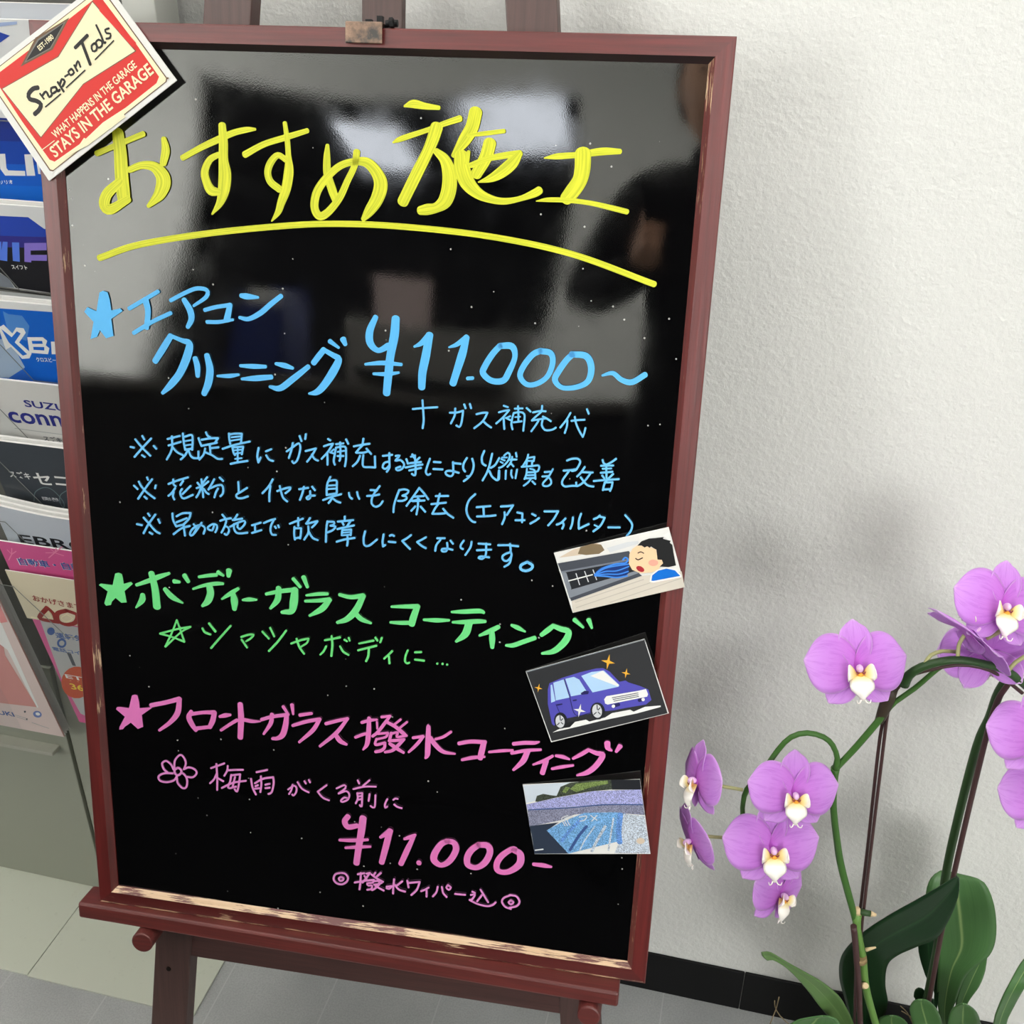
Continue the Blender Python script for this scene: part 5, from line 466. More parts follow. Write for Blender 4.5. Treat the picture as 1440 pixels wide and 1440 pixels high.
# ceiling lights
M_LAMP = mat('lamp_diffuser', (255, 252, 246), 0.5, 0.2, emit=LIGHT_POWER)
M_LAMPF = mat('lamp_housing', (235, 235, 232), 0.5, 0.3)
for i, (x, y) in enumerate([(-0.9, -0.62), (0.9, -0.62), (-1.2, -2.9), (0.9, -2.9)]):
    e = empty('ceiling_light', Matrix.Translation((x, y, ZC)), ['square ceiling light nearest the menu board, on its left', 'square ceiling light nearest the menu board, on its right', 'square ceiling light near the front wall, on the left', 'square ceiling light near the front wall, on the right'][i], 'ceiling light')
    bm = bmesh.new(); sx, sy = (.3, .3)
    for lo, hi in (((-sx - .03, -sy - .03, -.05), (-sx, sy + .03, 0)), ((sx, -sy - .03, -.05), (sx + .03, sy + .03, 0)), ((-sx, -sy - .03, -.05), (sx, -sy, 0)), ((-sx, sy, -.05), (sx, sy + .03, 0))): box(bm, lo, hi)
    obj('frame', bm, M_LAMPF, e)
    bm = bmesh.new(); box(bm, (-sx, -sy, -.03), (sx, sy, -.02)); obj('diffuser', bm, M_LAMP, e)
# lamps of the workshop seen through the wide doorway
for x, y, sx, sy, lab in ((-.62, -5.5, .22, .75, 'long lamp under the workshop ceiling, right of two'), (-1.35, -6.0, .2, .5, 'long lamp under the workshop ceiling, left of two')):
    e = empty('workshop_lamp', Matrix.Translation((x, y, 2.7)), lab, 'ceiling light')
    bm = bmesh.new(); box(bm, (-sx - .02, -sy - .02, -.03), (sx + .02, sy + .02, 0)); obj('housing', bm, M_LAMPF, e)
    bm = bmesh.new(); box(bm, (-sx, -sy, -.045), (sx, sy, -.03)); obj('diffuser', bm, mat('workshop_diffuser', (240, 246, 255), .5, .2, emit=4.0), e)
# dark counter opposite the board, an added mat that darkens the mirrored floor, and the person taking the picture
M_CNT = mat('counter_dark', (20, 18, 18), .55, .4); M_CTOP = mat('counter_top', (96, 92, 88), .45, .4)
e = empty('counter', Matrix.Translation((-1.2, -1.95, 0)), 'long dark counter opposite the menu board', 'counter')
bm = bmesh.new(); box(bm, (-1.2, -.28, .0), (1.7, .28, .96)); obj('cabinet', bm, M_CNT, e, bevel=.004)
bm = bmesh.new(); box(bm, (-1.22, -.3, .96), (1.72, .3, .99)); obj('counter_top', bm, M_CTOP, e, bevel=.004)
e = empty('printer', Matrix.Translation((-.36, -1.98, .99)), 'grey printer on the dark counter, beside the blue file box', 'printer')
bm = bmesh.new(); box(bm, (-.24, -.19, 0), (.24, .19, .17)); obj('body', bm, mat('printer_grey', (150, 148, 144), .5, .4), e, bevel=.012)
bm = bmesh.new(); box(bm, (-.2, .19, .03), (.2, .26, .045)); obj('tray', bm, mat('printer_tray', (60, 60, 62), .5, .4), e, bevel=.003)
bm = bmesh.new(); box(bm, (-.16, .1, .17), (.0, .104, .30)); obj('paper', bm, mat('printer_paper', (226, 206, 204), .6, .3), e)
e = empty('file_box', Matrix.Translation((-.84, -1.9, .99)), 'blue file box standing on the dark counter', 'file box')
bm = bmesh.new()
for lo, hi in (((-.06, -.12, 0), (-.055, .12, .2)), ((.055, -.12, 0), (.06, .12, .2)), ((-.06, .115, 0), (.06, .12, .17)), ((-.06, -.12, 0), (.06, -.115, .24)), ((-.06, -.12, 0), (.06, .12, .005))): box(bm, lo, hi)
obj('shell', bm, mat('file_blue', (34, 52, 120), .5, .4), e)
bm = bmesh.new(); box(bm, (-.04, -.1, .006), (.04, .1, .21)); obj('papers', bm, M_PAPER, e)
bm = bmesh.new(); box(bm, (-1.5, -1.66, 0), (.75, -.62, .006))
setp(obj('reflection_mat', bm, mat('mat_black', (20, 20, 21), .95, .1), bevel=.003), 'black mat in front of the dark counter, added to darken the board reflection', 'mat')

def skinned(name, V, E, mats, parent, root=0):
    """continuous body from joints: V = [(x, y, z, radius)], E = edges"""
    me = bpy.data.meshes.new(name); me.from_pydata([v[:3] for v in V], E, []); o = bpy.data.objects.new(name, me); COL.objects.link(o); o.parent = parent
    sk = o.modifiers.new('skin', 'SKIN'); sk.use_smooth_shade = True
    for i, d in enumerate(me.skin_vertices[0].data): d.radius = (V[i][3], V[i][3] if len(V[i]) < 5 else V[i][4]); d.use_root = (i == root)
    sb = o.modifiers.new('soft', 'SUBSURF'); sb.levels = 2; sb.render_levels = 2
    for m in mats: me.materials.append(m)
    return o
M_CLOTH = mat('jacket_black', (16, 16, 18), .85, .2); M_TROUS = mat('trousers_dark', (20, 20, 24), .85, .2); M_SKIN = mat('skin', (214, 168, 140), .55, .3); M_HAIR = mat('hair_black', (14, 12, 12), .6, .4)
p = empty('person', Matrix.Translation((.24, -1.42, 0)), 'person in black jacket holding up a phone, mirrored at the right edge of the board', 'person')
V = [(0, 0, .93, .15, .11), (0, .0, 1.1, .15, .11), (0, 0, 1.3, .18, .115), (0, 0, 1.42, .13, .09), (0, .01, 1.47, .055), (0, .02, 1.53, .052),
     (-.18, .0, 1.38, .07), (-.27, .06, 1.18, .05), (-.17, .26, 1.21, .04), (.18, 0, 1.38, .07), (.26, .06, 1.18, .05), (.01, .27, 1.21, .04),
     (-.09, 0, .85, .09), (-.1, .01, .48, .062), (-.1, -.02, .09, .042), (-.11, .12, .04, .038), (.09, 0, .85, .09), (.1, .01, .48, .062), (.1, -.02, .09, .042), (.11, .12, .04, .038)]
E = [(0, 1), (1, 2), (2, 3), (3, 4), (4, 5), (3, 6), (6, 7), (7, 8), (3, 9), (9, 10), (10, 11), (0, 12), (12, 13), (13, 14), (14, 15), (0, 16), (16, 17), (17, 18), (18, 19)]
skinned('body', V, E, [M_CLOTH], p)
bm = bmesh.new(); bmesh.ops.create_uvsphere(bm, u_segments=28, v_segments=20, radius=.1)
for v in bm.verts:
    x, y, z = v.co; k = 1.0 - .22 * max(0, -z / .1) ** 2
    v.co = Vector((x * .78 * k, y * .95 * (k + .04), z * 1.18))
    if y > .06: v.co.y += .018 * math.exp(-((x / .014) ** 2 + ((z + .012) / .022) ** 2)) - .008 * (math.exp(-(((abs(x) - .032) / .016) ** 2 + ((z - .012) / .014) ** 2)))
    v.co += Vector((0, .03, 1.625))
h = obj('head', bm, M_SKIN, p, smooth=True)
for s in (-1, 1):
    h2 = link('ear', blob('ear', (s * .08, .025, 1.62), .022, (.4, .7, 1.3), M_SKIN), [], p)
    link('eye', blob('eye', (s * .031, .112, 1.637), .011, (1.2, .6, .7), mat('eye_dark', (30, 24, 22), .2, .5)), [], p)
link('mouth', blob('mouth', (0, .113, 1.572), .02, (1.2, .35, .3), mat('lips', (176, 104, 96), .5, .3)), [], p)
bm = bmesh.new(); bmesh.ops.create_uvsphere(bm, u_segments=28, v_segments=20, radius=.108)
for v in list(bm.verts):
    if v.co.y > .035 and v.co.z < .055 or v.co.z < -.05: bm.verts.remove(v)
for v in bm.verts: v.co = Vector((v.co.x * .82, v.co.y * .98, v.co.z * 1.16)) + Vector((0, .022, 1.63))
obj('hair', bm, M_HAIR, p, smooth=True)
for s, cx in ((-1, -.19), (1, .012)):     # hands close around the phone's two ends
    Vh = [(cx + (.025 if s < 0 else -.02), .26, 1.22, .03, .02), (cx + (.04 if s < 0 else -.03), .3, 1.26, .03, .018)]; Eh = [(0, 1)]
    for k in range(4):
        a = len(Vh); z = 1.245 + k * .018
        Vh += [(cx + (.028 if s < 0 else -.022), .325, z, .0095), (cx + (.03 if s < 0 else -.025), .352, z + .004, .0085), (cx + (.05 if s < 0 else -.045), .362, z + .004, .0075)]
        Eh += [(1, a), (a, a + 1), (a + 1, a + 2)]
    a = len(Vh); Vh += [(cx + (.055 if s < 0 else -.045), .3, 1.285, .0105), (cx + (.07 if s < 0 else -.06), .318, 1.305, .009)]; Eh += [(1, a), (a, a + 1)]
    skinned('hand', Vh, Eh, [M_SKIN], p)
e = empty('phone', cam.matrix_world.copy(), 'dark phone held up in front of the person in the black jacket', 'phone')
bm = bmesh.new(); box(bm, (-.1, -.045, .012), (.055, .03, .021)); obj('shell', bm, mat('phone_black', (22, 22, 24), .3, .5), e, bevel=.004)
bm = bmesh.new(); cyl(bm, (0, 0, .0125), (0, 0, .009), .006, n=20); obj('lens', bm, mat('phone_lens', (10, 10, 14), .1, .5), e)


# ------------------------------------------------------------------ chalkboard
board = empty('menu_board', BOARD, 'framed black menu board with hand-lettered yellow, blue, green and pink writing on the easel', 'chalkboard')
W2, FW, FB, TH, PD = 0.3, 0.020, 0.0150, 0.022, 0.006   # half width, frame width, flat part, thickness, panel depth
def rail(name, A, B, ia, ib, mats):
    """mitred rail: outer corners A,B (x,z); ia, ib = inward directions at each end"""
    bm = bmesh.new()
    ch = 0.0026 if len(mats) > 2 else 0.001
    prof = [(0, TH), (0, 0.001), (ch, 0), (FB, 0), (FW, PD), (FW, TH)]
    va = [bm.verts.new((A[0] + ia[0] * d, y, A[1] + ia[1] * d)) for d, y in prof]
    vb = [bm.verts.new((B[0] + ib[0] * d, y, B[1] + ib[1] * d)) for d, y in prof]
    for i in range(len(prof)):
        j = (i + 1) % len(prof)
        bm.faces.new((va[i], va[j], vb[j], vb[i])).material_index = 1 if i == 3 else (2 if i == 1 and len(mats) > 2 else 0)
    bm.faces.new(va); bm.faces.new(vb[::-1])
    return obj(name, bm, mats, board)
rail('top_rail', (-W2, BH), (W2, BH), (1, -1), (-1, -1), [M_FRX, M_BEVT])
rail('bottom_rail', (-W2, 0), (W2, 0), (1, 1), (-1, 1), [M_BOTX, M_BEVB, M_CHAM])
rail('side_rail', (-W2, 0), (-W2, BH), (1, 1), (1, -1), [M_FRZ, M_BEVZ])
rail('side_rail', (W2, 0), (W2, BH), (-1, 1), (-1, -1), [M_FRZ, M_BEVZ])
# lacquered panel, very slightly out of flat like the real sheet
bm = bmesh.new(); nx, nz = 60, 90
g = [[None] * (nx + 1) for _ in range(nz + 1)]
for j in range(nz + 1):
    for i in range(nx + 1):
        x = -W2 + FW - .002 + (2 * W2 - 2 * FW + .004) * i / nx; z = FW - .002 + (BH - 2 * FW + .004) * j / nz
        y = PD + 0.0006 * (1 + math.sin(2 * PI * (x * 3.0 + z * 1.2)))
        g[j][i] = bm.verts.new((x, y, z))
for j in range(nz):
    for i in range(nx): bm.faces.new((g[j][i], g[j][i + 1], g[j + 1][i + 1], g[j + 1][i]))
back = [bm.verts.new(p) for p in ((-W2 + .01, TH - .002, .01), (W2 - .01, TH - .002, .01), (W2 - .01, TH - .002, BH - .01), (-W2 + .01, TH - .002, BH - .01))]
bm.faces.new(back)
obj('panel', bm, M_PANEL, board, smooth=True)
LETTERS = [('yellow', P_YEL, 'yellow hand-painted heading with long underline'), ('blue_price', P_BLU, 'blue lettering with star and price'), ('blue_extra', P_BLT, 'small blue line below the price'),
    ('blue_notes', P_BLT, 'three lines of small blue notes'), ('green_heading', P_GRN, 'bold green lettering with star'), ('green_subline', P_GRT, 'thin green line with outlined star'),
    ('pink_heading', P_PNK, 'bold pink lettering with star'), ('pink_subline', P_PKT, 'thin pink line with drawn flower'), ('pink_price', P_PNK, 'large pink price'), ('pink_footer', P_PKT, 'thin pink line between two double circles')]
for key, m, lab in LETTERS:
    bm = bmesh.new(); uvl = bm.loops.layers.uv.new('UVMap')
    for i, s in enumerate(LET[key].split(';')):
        v = [int(q) / 1e4 for q in s[1:].split(' ')]
        h = -PD + 0.0005 + i * 0.0000025
        if s[0] == 'P': poly(bm, list(zip(v[::2], v[1::2])), h)
        else: ribbon(bm, list(zip(v[::3], v[1::3], v[2::3])), h, h - 0.0005, 0, uvl, streak=i)
    me = bpy.data.meshes.new('lettering'); bm.to_mesh(me); bm.free()
    setp(link('lettering', me, m, board), label=lab)

# ------------------------------------------------------------------ easel
easel = empty('easel', BOARD, 'dark red wooden easel standing by the white wall with ledge and pegs', 'easel')
bm = bmesh.new()
hexa(bm, [(-.3225, -.0065, -.0195), (.2745, -.019, -.0175), (.2745, .026, -.0175), (-.3225, .026, -.0195), (-.3225, -.0065, -.0004), (.2745, -.019, -.0004), (.2745, .026, -.0004), (-.3225, .026, -.0004)])
obj('ledge', bm, M_EASX, easel, bevel=0.0025)
bm = bmesh.new(); box(bm, (-.235, .027, -.078), (.238, .044, -.021)); obj('cross_rail', bm, M_EASR, easel, bevel=0.0015)
for s, ut, ub in ((-1, -.1305, -.2625), (1, .1345, .2665)):
    bm = bmesh.new(); hw = .0215
    zt, zb = 1.0, -.386
    f = lambda z: ut + (ub - ut) * (0.9 - z) / (0.9 + .386)
    hexa(bm, [(f(zb) - hw, .025, zb), (f(zb) + hw, .025, zb), (f(zb) + hw, .047, zb), (f(zb) - hw, .047, zb), (f(zt) - hw, .025, zt), (f(zt) + hw, .025, zt), (f(zt) + hw, .047, zt), (f(zt) - hw, .047, zt)])
    obj('leg', bm, M_EASD, easel, bevel=0.0015)
    bm = bmesh.new(); px, pw, pz = ((-.2440, -.016, -.0320), (.2462, -.024, -.0298))[s > 0]; cyl(bm, (px, pw, pz), (px, .05, pz), .0120, n=28)
    obj('peg', bm, M_EASX, easel, bevel=0.0018)
bm = bmesh.new(); cyl(bm, (-.2365, .0262, -.098), (-.2365, .024, -.098), .0032, .0026, 14); obj('bolt', bm, mat('bolt_dark', (30, 24, 20), .5, .5, .6), easel)
bm = bmesh.new(); box(bm, (-.15, .028, .955), (.15, .046, .99)); obj('top_rail', bm, M_EASR, easel, bevel=0.0015)
bm = bmesh.new(); box(bm, (-.018, .049, -.02), (.018, .062, .95))
obj('rear_leg', bm, M_EASD, easel, bevel=0.0015)
# spring clip on the top edge of the frame
def mat_clip():
    m = mat('clip_brass', (150, 118, 92), 0.45, 0.5, 0.55); n = N(m)
    g = n.noise(n.coord('Object', (90, 90, 90)), 1.0, 4, .65)
    n.link(n.ramp(g, [(0.36, lin((84, 82, 80))), (0.52, lin((134, 112, 98))), (0.72, lin((172, 142, 122)))]), n.b.inputs['Base Color']); return m
M_CLIP = mat_clip(); M_CLIPB = mat('clip_black', (34, 34, 36), .5, .5, .5)
clip = empty('holder', BOARD, None); clip.parent = easel; clip.matrix_parent_inverse = Matrix(); clip.matrix_basis = Matrix()
bm = bmesh.new(); box(bm, (-.0155, -.0045, BH - .0125), (.0158, -.003, BH + .0035)); box(bm, (-.0155, -.0045, BH + .0025), (.0158, .024, BH + .004)); obj('plate', bm, M_CLIP, clip, bevel=0.0012)
bm = bmesh.new()
box(bm, (-.001, .004, BH + .004), (.004, .010, BH + .007)); box(bm, (.009, .003, BH + .004), (.0135, .009, BH + .0095)); box(bm, (.0145, .006, BH + .0005), (.018, .022, BH + .0035))
cyl(bm, (.016, .006, BH + .004), (.026, .006, BH + .0045), .0028, n=12); cyl(bm, (.0205, .002, BH + .004), (.0235, .002, BH + .0045), .0042, n=6)
obj('spring', bm, M_CLIPB, clip)

# ------------------------------------------------------------------ sheets stuck on the board
def sheet_thing(key, name, label, cat, th, curl=0.0):
    e = empty(name, plane_matrix(*PL[key]), label, cat)
    q = QL[key]; bm = bmesh.new()
    hexa(bm, [(q[0][0], 0, q[0][1]), (q[1][0], 0, q[1][1]), (q[1][0], th, q[1][1]), (q[0][0], th, q[0][1]), (q[3][0], 0, q[3][1]), (q[2][0], 0, q[2][1]), (q[2][0], th, q[2][1]), (q[3][0], th, q[3][1])])
    obj('sheet', bm, M_PAPER, e)
    artwork('print', ART[key], e)
    return e
sheet_thing('sign', 'garage_sign', 'tilted red and cream printed garage sign on the top left corner of the menu board', 'sign', .0012)
sheet_thing('card_air', 'photo_card', 'tilted white photo card of a cartoon boy beside a car air vent', 'card', .0004)
sheet_thing('card_car', 'photo_card', 'black photo card with a drawn blue car and gold sparkles', 'card', .0004)
sheet_thing('card_wiper', 'photo_card', 'photo card of a rain-covered windscreen, lowest on the right frame edge', 'card', .0004)

# ------------------------------------------------------------------ brochure racks
rack = empty('brochure_rack', Matrix.Translation((-.55, -.03, 0)), 'grey metal brochure rack with clear pockets, partly behind the left side of the menu board', 'brochure rack')
def rbox(name, lo, hi, m, root, ox, bevel=0.001):
    bm = bmesh.new(); box(bm, (lo[0] - ox, lo[1] + .03, lo[2]), (hi[0] - ox, hi[1] + .03, hi[2])); return obj(name, bm, m, root, bevel=bevel)
rbox('back_panel', (-.707, -.034, .003), (-.40, -.026, .43), M_STEEL, rack, -.55)
rbox('back_panel', (-.707, -.03, .43), (-.40, -.022, 1.5), M_STEELSHADE, rack, -.55)  # upper back coloured as the shaded gap to the wall
rbox('base_plate', (-.7335, -.1985, 0.0), (-.473, -.012, .003), M_PLATE, rack, -.55, .0006)
rbox('post', (-.425, -.07, .003), (-.392, -.03, 1.5), mat('rack_post', (186, 188, 182), .4, .5), rack, -.55)
rack2 = empty('brochure_rack', Matrix.Translation((-.9, -.03, 0)), 'grey metal brochure rack holding the pink booklet, at the left edge', 'brochure rack')
rbox('front_panel', (-1.1, -.034, .003), (-.7135, -.026, .43), M_STEEL, rack2, -.9)
rbox('back_panel', (-1.1, -.03, .43), (-.7135, -.022, 1.5), M_STEELSHADE, rack2, -.9)
rbox('base_plate', (-1.1, -.197, 0.0), (-.7345, -.012, .003), M_PLATE, rack2, -.9, .0006)
rbox('pocket_ledge', (-1.1, -.052, .286), (-.728, -.034, .292), mat('ledge_metal', (176, 176, 164), .4, .5), rack2, -.9)
# brochures lean forward a little at the top, one tier above the other
XA, XB = -.648, -.438
def brochure(key, label, face, x0=XA, x1=XB, hh=.285, th=.003, sag=0.0, sheets=1, group='brochures in the rack pockets', edge=None):
    M = plane_matrix(*PL[key]); e = empty('brochure', M, label, 'brochure', group)
    bm = bmesh.new(); n = 14
    top = lambda t: -sag * math.sin(PI * min(1, t * 1.15)) 
    ring = [(x0 + (x1 - x0) * i / n, top(i / n)) for i in range(n + 1)]
    lo = [(x0 + (x1 - x0) * i / n, -hh) for i in range(n + 1)]
    A = [[bm.verts.new((x, y, z)) for x, z in r] for r in (ring, lo) for y in (0, th)]
    for i in range(n):
        bm.faces.new((A[0][i], A[0][i + 1], A[2][i + 1], A[2][i])).material_index = 0
        bm.faces.new((A[1][i], A[1][i + 1], A[3][i + 1], A[3][i])).material_index = 1
        bm.faces.new((A[0][i], A[0][i + 1], A[1][i + 1], A[1][i])).material_index = 1
        bm.faces.new((A[2][i], A[2][i + 1], A[3][i + 1], A[3][i])).material_index = 1
    for i in (0, n): bm.faces.new((A[0][i], A[1][i], A[3][i], A[2][i])).material_index = 1
    obj('cover', bm, [ink(face), ink(edge) if edge else M_PAPER], e)
    for s in range(1, sheets):
        bm = bmesh.new(); pts = [(x, z + .0035 * s * (1 - i / n * .3)) for i, (x, z) in enumerate(ring)]
        A = [[bm.verts.new((x, y + s * .004, z)) for x, z in r] for r in (pts, lo) for y in (0, .003)]
        for i in range(n):
            bm.faces.new((A[0][i], A[0][i + 1], A[2][i + 1], A[2][i])); bm.faces.new((A[1][i], A[1][i + 1], A[3][i + 1], A[3][i])); bm.faces.new((A[0][i], A[0][i + 1], A[1][i + 1], A[1][i]))
        obj('page', bm, M_PAPER, e)
    if key in ART: artwork('print', ART[key], e, .0002, .00001)
    return e
brochure('b0', 'pale grey-blue brochure in the topmost pocket at the upper left corner', 'palesheet')
brochure('b1', 'white and blue brochure with large white letters, behind the garage sign', 'whitesheet')
brochure('b2', 'dark blue to black brochure with violet letters, below the white and blue one', 'whitesheet', sheets=2)
brochure('b3', 'bright blue brochure with a cloud and outlined X lettering', 'whitesheet', sheets=2)
brochure('b4', 'light grey brochure with dark navy lettering', 'lightsheet')
brochure('b5', 'charcoal grey brochure with small white lettering, below the navy-lettered one', 'charsheet', sheets=2)
brochure('b6', 'silver grey brochure with dark block letters at its lower visible edge', 'silver', sag=.008, sheets=3)
brochure('b7', 'tall pink leaflet with blue lettering and an orange disc', 'pinksheet', hh=.32, th=.002)
brochure('b8', 'cream card with red number and red lettering, in front of the pink leaflet', 'creamsheet', x0=-.642, x1=-.438, hh=.078, th=.001)
brochure('b9', 'pale pink booklet in the left rack with blue lettering along its foot', 'pinkpage', x0=-1.0, x1=-.682, hh=.30, th=.002, sheets=4, edge='pinkedge')
# clear pockets with a notched front
for key, xa, xb in (('b1', XA, XB), ('b2', XA, XB), ('b3', XA, XB), ('b4', XA, XB), ('b5', XA, XB), ('b6', XA, XB), ('b8', XA, XB)):
    bm = bmesh.new(); w = xb - xa
    P = [(xa - .006, -.019), (xa + .014, -.019), (xa + .058, -.092), (xb - .058, -.092), (xb - .014, -.019), (xb + .006, -.019)]
    lo = -.10 if key != 'b8' else -.25
    for y in (-.006,): poly(bm, P[:3] + [(xa + .058, lo), (xa - .006, lo)], .006, 0); poly(bm, [P[2], P[3], (xb - .058, lo), (xa + .058, lo)], .006, 0); poly(bm, P[3:] + [(xb + .006, lo), (xb - .058, lo)], .006, 0)
    ribbon(bm, [(x, z, .0009) for x, z in P[:2]], .0064, .006, 1); ribbon(bm, [(x, z, .0009) for x, z in P[1:3]], .0064, .006, 1); ribbon(bm, [(x, z, .0009) for x, z in P[2:4]], .0064, .006, 1); ribbon(bm, [(x, z, .0009) for x, z in P[3:5]], .0064, .006, 1)
    M = plane_matrix(*PL[key])
    o = obj('pocket', bm, [M_ACR, M_ACRE], rack); o.matrix_parent_inverse = Matrix.Translation((.55, .03, 0)); o.matrix_basis = M
bm = bmesh.new()
poly(bm, [(-1.0, -.03), (-.79, -.03), (-.74, -.14), (-.74, -.30), (-1.0, -.30)], .006, 0); pass
ribbon(bm, [(-1.0, -.03, .0009), (-.79, -.03, .0009)], .0064, .006, 1); ribbon(bm, [(-.79, -.03, .0009), (-.74, -.14, .0009)], .0064, .006, 1)
o = obj('pocket', bm, [M_ACR, M_ACRE], rack2); o.matrix_parent_inverse = Matrix.Translation((.9, .03, 0)); o.matrix_basis = plane_matrix(*PL['b9'])

# ------------------------------------------------------------------ orchids
def mat_leaf(name, a, b, vein):
    m = mat(name, a, 0.36, 0.35); n = N(m)
    c = n.add('ShaderNodeTexCoord'); sep = n.add('ShaderNodeSeparateXYZ'); n.link(c.outputs['UV'], sep.inputs[0])
    g = n.noise(n.coord('UV', (3, 30, 1)), 1.0, 3, .6)
    base = n.mix(g, lin(b), lin(a))
    ab = n.add('ShaderNodeMath', operation='ABSOLUTE'); sb = n.add('ShaderNodeMath', operation='SUBTRACT'); n.link(sep.outputs['Y'], sb.inputs[0]); sb.inputs[1].default_value = 0.5; n.link(sb.outputs[0], ab.inputs[0])
    f = n.ramp(ab.outputs[0], [(0.0, (.75, .75, .75)), (0.035, (0, 0, 0))])
    n.link(n.mix(f, base, lin(vein)), n.b.inputs['Base Color'])
    return m
M_LEAFD = mat_leaf('leaf_dark', (26, 58, 30), (14, 38, 20), (34, 70, 36))
M_LEAFM = mat_leaf('leaf_mid', (82, 120, 70), (60, 98, 56), (150, 172, 112))
M_LEAFL = mat_leaf('leaf_light', (96, 126, 72), (74, 106, 58), (116, 144, 90))
M_STEM = mat('stem_green', (62, 104, 42), 0.45, 0.4)
M_STEMD = mat('stem_dark', (44, 72, 36), 0.45, 0.4)
M_STEML = mat('stem_light', (100, 140, 66), 0.45, 0.4)
M_PED = mat('pedicel_pale', (172, 172, 120), 0.5, 0.4)
M_STAKE = mat('stake_brown', (70, 46, 46), 0.5, 0.4)
M_CUT = mat('cut_tip', (214, 190, 150), 0.7, 0.3)
M_NODE = mat('node_brown', (58, 48, 36), 0.5, 0.4)

def petal_mat():
    m = bpy.data.materials.new('orchid_petal'); m.use_nodes = True; n = N(m)
    c = n.add('ShaderNodeTexCoord'); sep = n.add('ShaderNodeSeparateXYZ'); n.link(c.outputs['UV'], sep.inputs[0])
    # U runs from the heart to the tip, V across
    col = n.ramp(sep.outputs['X'], [(0.0, lin((190, 78, 200))), (0.2, lin((204, 120, 222))), (0.7, lin((212, 146, 233))), (0.95, lin((218, 160, 237))), (1.0, lin((234, 200, 244)))])
    mp = n.add('ShaderNodeMapping'); mp.inputs['Scale'].default_value = (2.2, 17, 1); n.link(c.outputs['UV'], mp.inputs['Vector'])
    v = n.ramp(n.noise(mp.outputs['Vector'], 1.0, 3, .65), [(0.47, (0, 0, 0)), (0.66, (0.42, 0.42, 0.42))])
    col = n.mix(v, col, lin((176, 92, 204)))
    sb = n.add('ShaderNodeMath', operation='SUBTRACT'); n.link(sep.outputs['Y'], sb.inputs[0]); sb.inputs[1].default_value = 0.5
    ab = n.add('ShaderNodeMath', operation='ABSOLUTE'); n.link(sb.outputs[0], ab.inputs[0])
    rim = n.ramp(ab.outputs[0], [(0.455, (0, 0, 0)), (0.5, (.6, .6, .6))])
    col = n.mix(rim, col, lin((230, 192, 242)))
    n.link(col, n.b.inputs['Base Color']); n.b.inputs['Roughness'].default_value = 0.55; n.b.inputs['Specular IOR Level'].default_value = 0.25
    out = n.t.nodes['Material Output']; tr = n.add('ShaderNodeBsdfTranslucent'); mx = n.add('ShaderNodeMixShader'); mx.inputs[0].default_value = 0.22
    n.link(col, tr.inputs['Color']); n.link(n.b.outputs[0], mx.inputs[1]); n.link(tr.outputs[0], mx.inputs[2]); n.link(mx.outputs[0], out.inputs[0])
    return m
M_PETAL = petal_mat()
def lip_mat():
    m = bpy.data.materials.new('orchid_lip'); m.use_nodes = True; n = N(m)
    c = n.add('ShaderNodeTexCoord'); sep = n.add('ShaderNodeSeparateXYZ'); n.link(c.outputs['UV'], sep.inputs[0])
    col = n.ramp(sep.outputs['X'], [(0.0, lin((150, 60, 90))), (0.1, lin((226, 178, 96))), (0.26, lin((236, 214, 150))), (0.45, lin((244, 238, 232)))])
    n.link(col, n.b.inputs['Base Color']); n.b.inputs['Roughness'].default_value = 0.5; n.b.inputs['Specular IOR Level'].default_value = 0.3
    return m
M_LIP = lip_mat()
M_CALL = mat('lip_callus', (226, 160, 54), .5, .3)
M_COLUMN = mat('orchid_column', (232, 190, 232), .45, .3)
M_STRIPE = mat('lip_stripe', (132, 40, 66), .5, .3)

def tepal(L, W, ang, p=0.8, q=0.62, bend=-.12, cup=.06, z0=0.0, nu=18, nv=10, tip=0.0, start=-0.035):
    """one petal in flower units: lies near x-y, faces +z; ang = direction in degrees"""
    bm = bmesh.new(); uvl = bm.loops.layers.uv.new('UVMap')
    a = math.radians(ang); d = Vector((math.cos(a), math.sin(a))); s = Vector((-d.y, d.x))
    G = []
    for i in range(nu + 1):
        t = 1 - (1 - i / nu) ** 1.8; c_ = .56 if W > .5 else .62
        hw = W / 2 * (math.sin(PI / 2 * max(t / c_, .02)) ** .62 if t < c_ else max(1 - ((t - c_) / (1 - c_)) ** 2.2, 0.0) ** .5)
        hw = max(hw, .012)
        row = []
        for j in range(nv + 1):
            v = j / nv * 2 - 1
            c = d * (start + (L - start) * t - (L * .07) * v * v * t) + s * hw * v
            z = z0 + bend * L * t * t + cup * (v * v) * hw * 1.2 - tip * t ** 4 + .018 * L * math.sin(3 * PI * t) * v
            row.append((bm.verts.new((c.x, c.y, z)), t, (v + 1) / 2))
        G.append(row)
    for i in range(nu):
        for j in range(nv):
            qd = (G[i][j], G[i][j + 1], G[i + 1][j + 1], G[i + 1][j])
            f = bm.faces.new([x[0] for x in qd]); f.smooth = True
            for lp, x in zip(f.loops, qd): lp[uvl].uv = (x[1], x[2])
    me = bpy.data.meshes.new('petal'); bm.to_mesh(me); bm.free(); me.materials.append(M_PETAL)
    return me
SEP_T = tepal(.47, .33, 90, .92, .47, -.10, .10, -.012)
SEP_L = tepal(.45, .31, 230, .9, .48, -.14, .08, -.02)
SEP_R = tepal(.45, .31, 310, .9, .48, -.14, .08, -.02)
PET_L = tepal(.51, .60, 170, .66, .44, -.16, -.06, .01)
PET_R = tepal(.51, .60, 10, .66, .44, -.16, -.06, .01)
